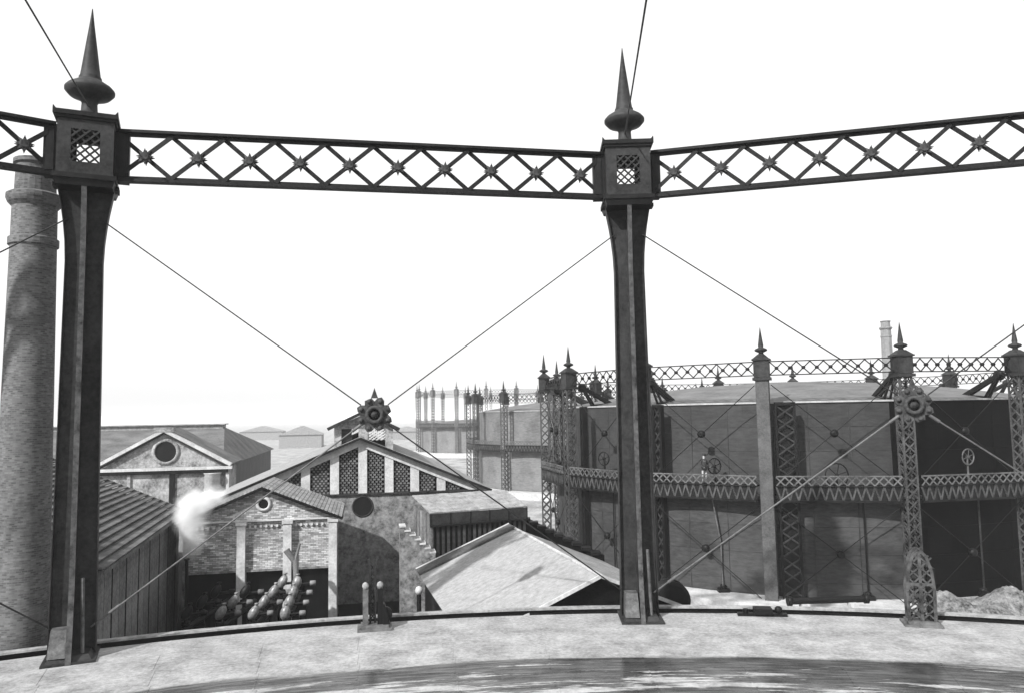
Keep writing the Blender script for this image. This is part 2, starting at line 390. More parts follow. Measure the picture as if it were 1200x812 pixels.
for sx in (-1, 1):
    for sy in (-1, 1):
        mb.hexa([(sx * .99 - .1 * (sx > 0), sy * .99 - .1 * (sy > 0), B1 + .26), (sx * .99 + .1 * (sx < 0), sy * .99 - .1 * (sy > 0), B1 + .26), (sx * .99 + .1 * (sx < 0), sy * .99 + .1 * (sy < 0), B1 + .26), (sx * .99 - .1 * (sx > 0), sy * .99 + .1 * (sy < 0), B1 + .26),
                 (sx * .985 - .02 * (sx > 0), sy * .985 - .02 * (sy > 0), B1 + .36), (sx * .985 + .02 * (sx < 0), sy * .985 - .02 * (sy > 0), B1 + .36), (sx * .985 + .02 * (sx < 0), sy * .985 + .02 * (sy < 0), B1 + .36), (sx * .985 - .02 * (sx > 0), sy * .985 + .02 * (sy < 0), B1 + .36)])
me['cornice'] = mesh('cornice', mb, M['iron'])
def lattice_grid(mb, x0, x1, z0, z1, y, nx, nz, wd=.05, th=.03):
    """diagonal straps in a rectangular opening, both ways"""
    dx, dz = (x1 - x0) / nx, (z1 - z0) / nz
    for i in range(nx):
        for j in range(nz):
            ax, az = x0 + i * dx, z0 + j * dz
            mb.beam((ax, y - th * .55, az), (ax + dx, y - th * .55, az + dz), th, wd, (0, 0, 1))
            mb.beam((ax, y + th * .55, az + dz), (ax + dx, y + th * .55, az), th, wd, (0, 0, 1))
            mb.lathe([(wd * .8, 0), (wd * .6, .03)], (ax + dx / 2, y - th * 1.1 - .03, az + dz / 2), 6, 'y')
mb = MB(); lattice_grid(mb, -.44, .44, B0 + .42, B1 - .34, -BH + .03, 3, 4, .06)
me['grille_f'] = mesh('lattice_grille', mb, M['irongrey'])
mb = MB(); lattice_grid(mb, -.44, .44, B0 + .42, B1 - .34, BH - .03, 3, 4, .06)
me['grille_b'] = mesh('lattice_grille', mb, M['iron'])
mb = MB()
mb.lathe([(.72, 18.262), (.6, 18.36), (.38, 18.46), (.27, 18.58), (.25, 18.9), (.34, 19.04), (.66, 19.16), (.8, 19.32), (.8, 19.4), (.7, 19.52), (.46, 19.68), (.35, 19.77), (.37, 19.83), (.33, 19.9), (.30, 20.1), (.2, 20.9), (.09, 21.75), (.015, 22.4)], n=28)
me['finial'] = mesh('finial', mb, M['irongrey'])
for s in (-1, 1):
    mb = MB(); x0, x1 = sorted((s * .865, s * 1.32)); mb.box(x0, x1, -.3, .3, 16.16, 17.93)
    x0, x1 = sorted((s * 1.0, s * 1.25)); mb.box(x0, x1, -.34, -.301, 16.3, 17.75)
    me['bracket%d' % s] = mesh('girder_bracket', mb, M['iron'])
mb = MB()
mb.box(-1.02, 1.02, -.25, .25, 15.78, 15.92)
me['console'] = mesh('console', mb, M['iron'])

def star(mb, c, r, n=8, y0=-.06, y1=.06, inner=.55):
    poly = []
    for k in range(2 * n):
        a = math.pi * k / n; rr = r if k % 2 == 0 else r * inner
        poly.append((c[0] + rr * math.cos(a), c[1] + rr * math.sin(a)))
    mb.prism(poly, y0, y1)

nf = thing('gasholder_guide_frame', 'tall dark iron guide frame with lattice girders and crossed tie rods ringing the foreground roof', 'guide frame', tuple(CC))
sub_names = ['sidefl1', 'sidefl-1', 'frontfl', 'backfl', 'rivets', 'foot', 'shoe', 'strut', 'box', 'base_mould', 'cornice', 'grille_f', 'finial', 'bracket1', 'bracket-1', 'console']
angs = [A0 + k * STEP for k in (-2, -1, 0, 1)]
for a in angs:
    c = obj('guide_column', me['shaft'], None, nf, npos(a) - CC, -a)
    for k in sub_names:
        o = obj(me[k].name.split('.')[0], me[k], None, c)
        if k == 'rivets': o['kind'] = 'stuff'
# girders
CH = 2 * RN * math.sin(STEP / 2)
x0, x1 = -CH / 2 + 1.0, CH / 2 - 1.0; NP = 10; dx = (x1 - x0) / NP; zlo, zhi = 16.28, 17.82
mb = MB()
for z in (16.16, 17.94):
    mb.box(x0, x1, -.17, .17, z - .05, z + .05)
    s = 1 if z < 17 else -1
    mb.box(x0, x1, -.03, .03, min(z + s * .051, z + s * .17), max(z + s * .051, z + s * .17))
me['chords'] = mesh('lattice_girder', mb, M['iron'])
mb = MB(); mb.beam((-dx / 2, -.05, zlo), (dx / 2, -.05, zhi), .05, .15, (0, 1, 0)); me['dg1'] = mesh('diagonal', mb, M['iron'])
mb = MB(); mb.beam((-dx / 2, .05, zhi), (dx / 2, .05, zlo), .05, .15, (0, 1, 0)); me['dg2'] = mesh('diagonal', mb, M['iron'])
for key in ('dg1', 'dg2'): pass
mb = MB(); star(mb, (0, 17.05), .30, 8, -.11, -.085, .5); mb.lathe([(.13, -.16), (.16, -.13), (.16, .13), (.13, .16)], (0, 0, 17.05), 10, 'y'); star(mb, (0, 17.05), .30, 8, .085, .11, .5)
me['ros'] = mesh('rosette', mb, M['rosette'])
# tie rods of one bay
def brace(parent, loc, rot, pale=False):
    h = CH / 2 - .55; zt, zb = 14.7, 0.9; zm = (zt + zb) / 2
    b = MB()
    for k in range(8):          # eight cast leaves round a ring boss
        a = math.pi * k / 4 + .39; ca, sa = math.cos(a), math.sin(a); rr = .68 if k % 2 else .6
        q_ = lambda r, t: (r * ca - t * sa, zm + r * sa + t * ca)
        b.prism([q_(.22, -.09), q_(.42, -.2), q_(.6, -.13), q_(rr, 0), q_(.6, .13), q_(.42, .2), q_(.22, .09)], -.05, .07)
        b.lathe([(.03, -.16), (.09, -.1), (.09, .05)], (.52 * ca, 0, zm + .52 * sa), 7, 'y')
    n_ = 20; vs_ = []
    for rr, yy in ((.2, .1), (.2, -.16), (.27, -.22), (.34, -.16), (.34, .1)):
        for k in range(n_): a = 2 * math.pi * k / n_; vs_.append((rr * math.cos(a), yy, zm + rr * math.sin(a)))
    b.add(vs_, [(i * n_ + k, i * n_ + (k + 1) % n_, ((i + 1) % 5) * n_ + (k + 1) % n_, ((i + 1) % 5) * n_ + k) for i in range(5) for k in range(n_)], True)
    b.lathe([(.04, -.24), (.12, -.18), (.12, -.02), (.27, -.0), (.27, .06)], (0, 0, zm), 16, 'y')
    b.prism([(-.13, zm + .6), (.13, zm + .6), (0, zm + .98)][::-1], -.05, .05)
    o = obj('tie_rosette', b, M['rosette'], parent, loc, rot)
    for sx, z, r, m in ((-1, zt, .026, 'rod'), (1, zt, .026, 'rod'), (-1, zb, .034, 'rodlight'), (1, zb, .03, 'rodlight' if pale else 'rod')):
        q = MB(); e = Vector((sx * h, 0, z)); c0 = Vector((0, 0, zm)); dr = (e - c0).normalized()
        q.tube([c0 + dr * .6, e], r, 6)
        if m == 'rodlight': q.tube([c0 + dr * .62, c0 + dr * 1.0], .055, 8); q.tube([e - dr * 1.1, e - dr * .7], .055, 8)
        obj('tie_rod', q, M[m], o)
for i in range(3):
    a = angs[i] + STEP / 2; rm = RN * math.cos(STEP / 2)
    loc = npos(a, rm) - CC
    gd = obj('lattice_girder', me['chords'], None, nf, loc, -a)
    for k in range(NP):
        xx = x0 + dx * (k + .5)
        obj('diagonal', me['dg1'], None, gd, (xx, 0, 0)); obj('diagonal', me['dg2'], None, gd, (xx, 0, 0)); obj('rosette', me['ros'], None, gd, (xx, 0, 0))
    brace(nf, loc, -a, i == 2)
# radial stays to the middle
hub = Vector((0.1, -14.5, 15.4))
for a in angs:
    p = npos(a, RN, 18.75); mb = MB(); mb.tube([p - CC, p.lerp(hub, .5) - CC - Vector((0, 0, .15)), hub - CC], .028, 6); obj('radial_stay', mb, M['rod'], nf)

# roller posts on the rim, mid-bay -------------------------------------
def roller_post(a, label, arched):
    t = thing('guide_roller_post', label, 'roller post', npos(a, 44.2), -a, 'roller posts on the rim')
    mb = MB(); mb.box(-.62, .62, -.45, .5, -.01, .08); mb.box(-.5, .5, -.36, .4, .08, .17); obj('base_plate', mb, M['ironlight'], t)
    if not arched:
        for x in (-.33, .2):
            mb = MB(); mb.box(x - .1, x + .1, -.12, .12, .17, 1.42); up = obj('upright', mb, M['ironlight'] if x < 0 else M['machine'], t)
            mb = MB(); mb.lathe([(.03, 1.4), (.09, 1.45), (.125, 1.54), (.1, 1.63), (.03, 1.68)], (x, 0, 0), 14); obj('ball_knob', mb, M['plaster'], up)
        mb = MB()
        for x in (-.16, .02): mb.box(x - .035, x + .035, .1, .2, .17, 2.3)
        mb.beam((.02, .15, 2.2), (.12, .15, 2.55), .08, .08); mb.beam((-.16, .15, 2.25), (-.22, .15, 2.48), .08, .08)
        for k in range(9): mb.beam((-.16, .15, .3 + k * .22), (.02, .15, .52 + k * .22), .04, .05, (0, 1, 0)); mb.beam((.02, .15, .3 + k * .22), (-.16, .15, .52 + k * .22), .04, .05, (0, 1, 0))
        obj('lattice_mast', mb, M['irongrey'], t)
        mb = MB(); mb.lathe([(.16, -.1), (.26, -.1), (.26, .1), (.16, .1)], (.38, 0, .5), 16, 'y'); obj('roller', mb, M['machine'], t)
        mb = MB(); mb.prism([(.3, .17), (.56, .17), (.36, .9), (.3, .9)][::-1], -.2, .2); obj('gusset', mb, M['machine'], t)
    else:
        for y in (-.2, .2):
            pts = [(-.42, .17), (-.44, 1.2), (-.38, 1.9), (-.22, 2.45), (0, 2.66), (.22, 2.45), (.38, 1.9), (.44, 1.2), (.42, .17)]
            mb = MB()
            for p, q in zip(pts[:-1], pts[1:]): mb.beam((p[0], y, p[1]), (q[0], y, q[1]), .07, .1, (0, 1, 0))
            obj('arched_frame', mb, M['flange'], t)
        mb = MB()
        for y in (-.2, .2):
            mb.beam((0, y, .17), (0, y, 2.62), .06, .1, (0, 1, 0)); mb.box(-.42, .42, y - .03, y + .03, 1.4, 1.5)
            for k in range(6):
                z = .25 + k * .36
                for s in (-1, 1): mb.beam((s * .03, y, z), (s * .4, y, z + .34), .03, .05, (0, 1, 0)); mb.beam((s * .4, y, z), (s * .03, y, z + .34), .03, .05, (0, 1, 0))
        obj('cross_lacing', mb, M['flange'], t)
        mb = MB(); mb.box(.25, .5, -.15, .3, .17, 2.0); obj('dark_casing', mb, M['machine'], t)
        mb = MB(); mb.lathe([(.1, -.12), (.2, -.12), (.2, .12), (.1, .12)], (-.1, -.05, 1.75), 16, 'y'); obj('roller', mb, M['irongrey'], t)
roller_post(A0 - STEP / 2, 'slim roller post with two pale ball knobs on the rim before the dark wall shadow', False)
roller_post(A0 + STEP / 2, 'pale arched lattice roller post on the rim under the right-hand tie rosette', True)

# a dark drum and clutter beside the middle column's foot
t = thing('cable_drum', 'round dark iron drum standing just right of the middle column foot', 'drum', P(786, 701, 33.5).to_tuple())
t.location.z = -1.2
mb = MB(); mb.lathe([(.62, -.35), (.78, -.34), (.78, -.27), (.6, -.26), (.6, .26), (.78, .27), (.78, .34), (.62, .35)], (0, 0, 1.0), 26, 'y'); obj('drum_body', mb, M['machine'], t)
mb = MB(); mb.box(-.7, .7, -.4, .4, -3.8, .2); obj('stand', mb, M['machine'], t)
for i, (px, lab) in enumerate(((835, 'small black iron bracket lying on the rim right of the middle column'),)):
    p = npos(A0 + R_(5.9), 44.7); t = thing('rim_bracket', lab, 'bracket', p, -A0 - R_(5.9))
    mb = MB(); mb.box(-.9, .9, -.12, .12, .0, .1); mb.box(-.3, .35, -.25, .25, .1, .3); obj('bracket_plate', mb, M['machine'], t)
    mb = MB(); mb.lathe([(.08, 0), (.14, .05), (.14, .2), (.06, .26)], (.6, 0, .1), 10); mb.lathe([(.08, 0), (.12, .05), (.1, .15)], (-.6, 0, .1), 10); obj('bolt_head', mb, M['machine'], t)

# ------------------------------------------------------------------ the far gasholders
def holder_meshes(mm):
    d = {}
    RH, ZT = 21.2, 10.9
    zb = GZ
    # column (origin at its foot, outward is -y)
    hw, hd = .40, .40
    mb = MB()
    for sx in (-1, 1):
        for sy in (-1, 1):
            x0, x1 = sorted((sx * hw, sx * (hw - .1))); y0, y1 = sorted((sy * hd, sy * (hd - .1)))
            mb.box(x0, x1, y0, y1, .9, 14.8)
    d['posts'] = mesh('guide_column', mb, mm['col'])
    mb = MB(); n = 20; dz = 13.8 / n
    for j in range(n):
        z0 = 1.0 + j * dz
        for s in (-1, 1):
            mb.beam((-hw + .06, s * (hd - .02), z0), (hw - .06, s * (hd - .02), z0 + dz), .03, .08, (0, 1, 0))
            mb.beam((hw - .06, s * (hd - .05), z0), (-hw + .06, s * (hd - .05), z0 + dz), .03, .08, (0, 1, 0))
            mb.beam((s * (hw - .02), -hd + .06, z0), (s * (hw - .02), hd - .06, z0 + dz), .03, .08, (1, 0, 0))
            mb.beam((s * (hw - .05), hd - .06, z0), (s * (hw - .05), -hd + .06, z0 + dz), .03, .08, (1, 0, 0))
    d['lacing'] = mesh('lacing', mb, mm['col'])
    mb = MB(); mb.box(-.6, .6, -.6, .6, 0, .45); mb.box(-.5, .5, -.5, .5, .45, .9); d['plinth'] = mesh('plinth', mb, mm['col'])
    mb = MB(); mb.box(-.47, .47, -.47, .47, 14.8, 15.85); mb.box(-.55, .55, -.55, .55, 14.6, 14.78); mb.box(-.56, .56, -.56, .56, 15.853, 15.95)
    mb.hexa([(-.52, -.52, 15.953), (.52, -.52, 15.953), (.52, .52, 15.953), (-.52, .52, 15.953), (-.2, -.2, 16.25), (.2, -.2, 16.25), (.2, .2, 16.25), (-.2, .2, 16.25)])
    d['capital'] = mesh('capital', mb, mm['cap'])
    mb = MB(); mb.lathe([(.2, 16.2), (.14, 16.35), (.36, 16.45), (.4, 16.52), (.34, 16.6), (.15, 16.68), (.17, 16.8), (.1, 17.3), (.015, 17.95)], n=12); d['finial'] = mesh('finial', mb, mm['cap'])
    mb = MB(); mb.box(-.38, .38, -.43, -.402, .9, 14.6); d['front'] = mesh('front_plate', mb, mm['front'])
    # girder
    ch = 2 * RH * math.sin(math.pi / 16); hx = ch / 2 - .5; npan = 9; px = 2 * hx / npan; z0, z1 = 14.95, 15.75
    mb = MB(); mb.box(-hx, hx, -.09, .09, z0 - .06, z0); mb.box(-hx, hx, -.09, .09, z1, z1 + .06); d['girder'] = mesh('lattice_girder', mb, mm['gird'])
    mb = MB()
    for k in range(npan):
        x = -hx + k * px
        mb.beam((x, -.03, z0), (x + px, -.03, z1), .03, .07, (0, 1, 0)); mb.beam((x, .03, z1), (x + px, .03, z0), .03, .07, (0, 1, 0))
        mb.lathe([(.12, -.08), (.12, .08)], (x + px / 2, 0, (z0 + z1) / 2), 6, 'y')
    d['gstraps'] = mesh('girder_strap', mb, mm['gird'])
    # walkway
    mb = MB(); zw = 7.95
    mb.box(-hx, hx, -.55, .35, zw, zw + .06); mb.box(-hx, hx, -.5, -.44, zw - .95, zw - .83)
    mb.box(-hx, hx, -.43, -.4, zw - .82, zw - .003)
    d['deck'] = mesh('walkway', mb, mm['walk'])
    mb = MB(); mb.box(-hx, hx, -.53, -.47, zw + .6, zw + .68)
    n = 14; q = 2 * hx / n
    for k in range(n):
        x = -hx + k * q
        mb.beam((x, -.5, zw + .06), (x + q, -.5, zw + .6), .03, .08, (0, 1, 0)); mb.beam((x + q, -.5, zw + .06), (x, -.5, zw + .6), .03, .08, (0, 1, 0))
    d['rail'] = mesh('railing', mb, mm['walkrail'])
    mb = MB()
    for k in range(n):
        x = -hx + k * q
        mb.beam((x, -.47, zw), (x + q / 2, -.47, zw - .83), .04, .1, (0, 1, 0)); mb.beam((x + q / 2, -.47, zw - .83), (x + q, -.47, zw), .04, .1, (0, 1, 0))
    d['gl'] = mesh('girder_lacing', mb, mm['col'])
    # braces (two tiers)
    for key, za, zb_ in (('br_hi', 14.3, 8.1), ('br_lo', 6.7, .9)):
        mb = MB(); zm = (za + zb_) / 2
        mb.tube([(-hx, -.1, za), (hx, -.1, zb_)], .028, 5); mb.tube([(hx, .02, za), (-hx, .02, zb_)], .028, 5)
        mb.lathe([(.1, -.2), (.25, -.14), (.25, .08), (.1, .12)], (0, 0, zm), 10, 'y'); d[key] = mesh('cross_brace', mb, mm['brace'])
    # body sectors
    sec = 2 * math.pi / 16; rb, rt = 19.3, 20.15; zbell = 13.2
    def curved(r0, r1, za, zc, a0, a1, m=5):
        b = MB()
        for k in range(m):
            a, c = a0 + (a1 - a0) * k / m, a0 + (a1 - a0) * (k + 1) / m
            f = lambda t, r, z: (r * math.sin(t), -r * math.cos(t), z)
            b.hexa([f(a, r1, za), f(c, r1, za), f(c, r0, za), f(a, r0, za), f(a, r1, zc), f(c, r1, zc), f(c, r0, zc), f(a, r0, zc)])
        return b
    d['hi'] = []; d['lo'] = []
    for j in range(4): d['hi'].append(curved(rb - .08, rb + .025 * (j % 2), 6.9 + j * 1.56, 6.9 + j * 1.56 + 1.545, .0008, sec - .0008))
    for j in range(4): d['lo'].append(curved(rt - .1, rt + .025 * (j % 2), .2 + j * 1.72, .2 + j * 1.72 + 1.705, .0008, sec - .0008))
    b = MB(); b.v = []; n = 64; rs = [rb + .1, 17, 13, 8, 3, .3]
    vs = []; fs = []
    for r in rs:
        for k in range(n): a = 2 * math.pi * k / n; vs.append((r * math.sin(a), -r * math.cos(a), zbell + 1.9 * (1 - (r / (rb + .1)) ** 2)))
    for i in range(len(rs) - 1):
        for k in range(n): fs.append((i * n + k, i * n + (k + 1) % n, (i + 1) * n + (k + 1) % n, (i + 1) * n + k))
    fs.append(tuple(range((len(rs) - 1) * n, len(rs) * n))); b.add(vs, fs, True); d['crown'] = mesh('crown', b, mm['crown'])
    d['curb'] = mesh('crown_curb', ring(MB(), rb - .02, rb + .14, zbell - .06, zbell + .05, 64), M['curb'])
    sb = MB()
    for q_ in range(24, 48):
        a = 2 * math.pi * q_ / 48
        for r_, z0_, z1_ in ((rb, 7.3, 13.1), (rt, .3, 7.05)):
            p_ = Vector((r_ * math.sin(a), -r_ * math.cos(a), 0)); sb.beam(p_ + Vector((0, 0, z0_)), p_ + Vector((0, 0, z1_)), .05, .05)
    d['straps'] = mesh('butt_strap', sb, mm['wall'])
    d['inner'] = mesh('inner_drum', ring(MB(), rb - .3, rb - .12, .2, zbell - .07, 64), M['dark'])
    d['tankcurb'] = mesh('tank_curb', ring(MB(), rb + .01, rt + .08, 7.09, 7.2, 64), mm['front'])
    d['coping'] = mesh('tank_coping', ring(MB(), rt + .01, 22.6, 0, 1.0, 96), M['stone'])
    # roller carriage (origin at crown edge, outward -y)
    mb = MB()
    for s in (-.2, .2):
        mb.beam((s, 1.9, 13.35), (s * .5, -.75, 14.75), .12, .26); mb.beam((s, .25, 13.2), (s * .5, -.7, 14.7), .1, .16)
        mb.beam((s, .1, 13.27), (s, 2.0, 13.45), .1, .16)
    mb.lathe([(.1, -.14), (.34, -.13), (.34, .13), (.1, .14)], (0, -.72, 14.7), 14, 'x')
    d['carriage'] = mesh('roller_carriage', mb, mm['carr'])
    return d

def gas_holder(center, s, d, mm, label_b, label_f, shade_from=None, detail=True, lowered=False):
    zoff = GZ
    body = thing('gasholder', label_b, 'gasholder', (center[0], center[1], zoff))
    frame = thing('gasholder_guide_frame', label_f, 'guide frame', (center[0], center[1], zoff))
    body.scale = frame.scale = (s[0], s[0], s[1])
    sec = 2 * math.pi / 16; hi, lo = {}, {}
    for k in range(-8, 8):
        dk = shade_from is not None and shade_from <= k < 7  # right-hand sectors get the black sheet, a painted shade side
        for j in range(4):
            for nm, tier, mt, store in (('hi', 'wall_sheet', mm['wall'], hi), ('lo', 'tank_sheet', mm['low'], lo)):
                if lowered and nm == 'hi': continue
                key = (j, dk)
                if key not in store: store[key] = mesh(tier, d[nm][j], M['wall_shade'] if dk else mt)
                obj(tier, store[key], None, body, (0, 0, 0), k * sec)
    for k in ('crown', 'curb', 'inner', 'tankcurb', 'coping'):
        if not (lowered and k == 'inner'): obj(d[k].name.split('.')[0], d[k], None, body, (0, 0, -6.0 if lowered and k in ('crown', 'curb') else 0))
    if not lowered and detail: obj('butt_strap', d['straps'], None, body, kind='stuff')
    RH = 21.2
    for k in range(-8, 8):
        a = k * sec; p = (RH * math.sin(a), -RH * math.cos(a), 0)
        c = obj('guide_column', d['posts'], None, frame, p, a)
        obj('lacing', d['lacing'], None, c, kind='stuff'); obj('plinth', d['plinth'], None, c); obj('capital', d['capital'], None, c); obj('finial', d['finial'], None, c)
        if k == -1 and detail: obj('front_plate', d['front'], None, c)
        if detail and k != -1: obj('roller_carriage', d['carriage'], None, body, (19.3 * math.sin(a), -19.3 * math.cos(a), -6.0 if lowered else 0), a)
        b = a + sec / 2; rm = RH * math.cos(sec / 2); q = (rm * math.sin(b), -rm * math.cos(b), 0)
        gd = obj('lattice_girder', d['girder'], None, frame, q, b); obj('girder_strap', d['gstraps'], None, gd, kind='stuff')
        if -6 <= k <= 4 or detail:
            wk = obj('walkway', d['deck'], None, frame, q, b); obj('railing', d['rail'], None, wk, kind='stuff'); obj('girder_lacing', d['gl'], None, wk, kind='stuff')
        if -6 <= k <= 3 and detail:
            obj('cross_brace', d['br_hi'], None, frame, q, b); obj('cross_brace', d['br_lo'], None, frame, q, b)
    return body, frame

mmA = dict(col=mat('grey_lattice_paint', .05, .7, .5), cap=M['irongrey'], front=mat('pale_column_paint', .07, .7, .3), gird=M['iron'], walk=M['iron'], walkrail=M['ironlight'], brace=M['machine'], crown=M['crownm'], carr=M['machine'], wall=M['wall_mid'], low=M['wall_low'])
dA = holder_meshes(mmA)
CA = Vector((24.0, 68.5, 0))
gas_holder(CA, (1, 1), dA, mmA, 'large round gasholder with grey sheet walls, shade painted black on its right, nearest of those at the right',
           'ring of spiked lattice columns with walkway round the near grey and black gasholder', shade_from=0)  # the black is the painted shade side of the wall
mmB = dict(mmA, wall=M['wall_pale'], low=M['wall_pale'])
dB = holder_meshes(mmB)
mmC = dict(mmB, col=mat('hazed_lattice_paint', .1, .8, .3), cap=M['ironlight'], gird=mat('hazed_girder_paint', .08, .8, .3), wall=mat('hazed_sheet', .28, .8, .2), low=M['wall_pale'])  # farthest holder: fading into haze put into the paint colours
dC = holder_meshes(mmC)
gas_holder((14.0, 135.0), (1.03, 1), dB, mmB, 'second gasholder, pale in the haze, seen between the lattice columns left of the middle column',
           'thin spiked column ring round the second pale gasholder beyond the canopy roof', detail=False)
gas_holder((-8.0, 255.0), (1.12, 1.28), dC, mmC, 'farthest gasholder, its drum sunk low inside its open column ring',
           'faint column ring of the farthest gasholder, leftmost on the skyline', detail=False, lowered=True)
gb = [o for o in bpy.data.objects if o.name.startswith('gasholder') and o.get('category') == 'gasholder'][0]
for px, wd in ((917, 1.3), (769, .7), (682, .45)):  # black strips on the wall imitate the guide columns' cast shadows
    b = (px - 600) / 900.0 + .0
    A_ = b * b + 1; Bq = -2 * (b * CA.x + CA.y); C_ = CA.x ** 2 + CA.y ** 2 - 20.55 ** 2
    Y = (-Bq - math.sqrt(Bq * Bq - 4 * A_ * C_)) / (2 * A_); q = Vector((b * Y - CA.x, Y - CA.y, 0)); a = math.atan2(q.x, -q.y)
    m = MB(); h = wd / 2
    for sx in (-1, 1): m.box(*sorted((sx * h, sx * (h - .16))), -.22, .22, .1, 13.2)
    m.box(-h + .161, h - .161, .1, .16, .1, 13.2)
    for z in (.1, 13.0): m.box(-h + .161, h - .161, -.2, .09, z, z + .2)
    ro = obj('column_shadow_strip', m, M['machine'], gb, q, a)
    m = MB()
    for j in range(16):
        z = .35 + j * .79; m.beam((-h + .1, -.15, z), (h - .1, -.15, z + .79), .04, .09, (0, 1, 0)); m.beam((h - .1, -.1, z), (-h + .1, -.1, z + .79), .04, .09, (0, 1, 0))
    obj('shadow_strip_lacing', m, M['irongrey'], ro, kind='stuff')
# wheel stands on the walkway of holder A
def handwheel(k, label, r=.5, zc=1.35, turn=0.0, half=False):
    sec = 2 * math.pi / 16; b = (k + .5) * sec; rm = 21.2 * math.cos(sec / 2) + .15
    p = CA + Vector((rm * math.sin(b), -rm * math.cos(b), GZ + 8.02))
    t = thing('valve_handwheel', label, 'handwheel', p, b, 'handwheels on the walkway')
    m = MB(); pts = [(r * math.cos(2 * math.pi * i / 20) , r * math.sin(2 * math.pi * i / 20)) for i in range(21)]
    c, s = math.cos(turn), math.sin(turn)
    m.tube([(x * c, x * s, zc + z) for x, z in pts], .045, 6); wm = M['ironlight'] if k >= 0 else M['machine']
    obj('wheel_rim', m, wm, t)
    for i in range(3):
        a = math.pi * i / 3 + .3; q = MB(); q.tube([(-r * math.cos(a) * c, -r * math.cos(a) * s, zc - r * math.sin(a)), (r * math.cos(a) * c, r * math.cos(a) * s, zc + r * math.sin(a))], .028, 5); obj('spoke', q, wm, t)
    q = MB(); q.tube([(0, .08, 0), (0, .08, zc)], .06, 8); q.box(-.2, .2, -.1, .26, 0, .08); obj('pedestal', q, wm, t)
    q = MB(); q.lathe([(.06, -.1), (.1, -.08), (.1, .12), (.06, .14)], (0, 0, zc), 10, 'y'); obj('hub', q, wm, t)
    return t
handwheel(-3, 'dark handwheel on the walkway just left of the middle column', .48, 1.35, .2)
t = handwheel(-2, 'narrow-looking dark handwheel beside the standing man on the walkway', .5, 1.1, .95); t.location = Vector(t.location) + Vector((.75, -.25, 0))
handwheel(-1, 'wide dark handwheel half behind the railing between the two middle far columns', .72, .62, .25)
handwheel(0, 'pale handwheel above the railing in front of the shade-painted holder wall', .48, 1.6, .15)

# service pipes down holder A
for i, (px, lab) in enumerate(((715, 'thin pipe down the grey tank wall left of the middle column'), (837, 'thin bent pipe down the tank wall below the standing man'), (1002, 'thin dark pipe down the tank wall left of the arched post'), (1134, 'thin grey pipe down the shade-painted tank wall at far right'))):
    b = fpx = (px - 600) / 900.0
    # ray-circle with r = 20.3
    A_ = b * b + 1; Bq = -2 * (b * CA.x + CA.y); C_ = CA.x ** 2 + CA.y ** 2 - 20.3 ** 2
    Y = (-Bq - math.sqrt(max(Bq * Bq - 4 * A_ * C_, 0))) / (2 * A_); p = Vector((b * Y, Y, GZ + .9))
    t = thing('service_pipe', lab, 'pipe', p, 0, 'pipes on the tank wall')
    n_ = Vector((p.x - CA.x, p.y - CA.y, 0)).normalized()
    m = MB(); top = 6.0
    m.tube([n_ * .08, n_ * .08 + Vector((0, 0, 3.2)), n_ * .08 + Vector((-.45 if i == 1 else 0, 0, top))], .055, 7); obj('pipe_run', m, M['irongrey'] if i == 3 else M['machine'] if i != 1 else M['ironlight'], t)
    m = MB(); m.box(-.35, .35, -.25, .25, .1, .35); m.lathe([(.16, .35), (.2, .4), (.2, .55), (.1, .6)], n=10); obj('valve_foot', m, M['machine'], t)

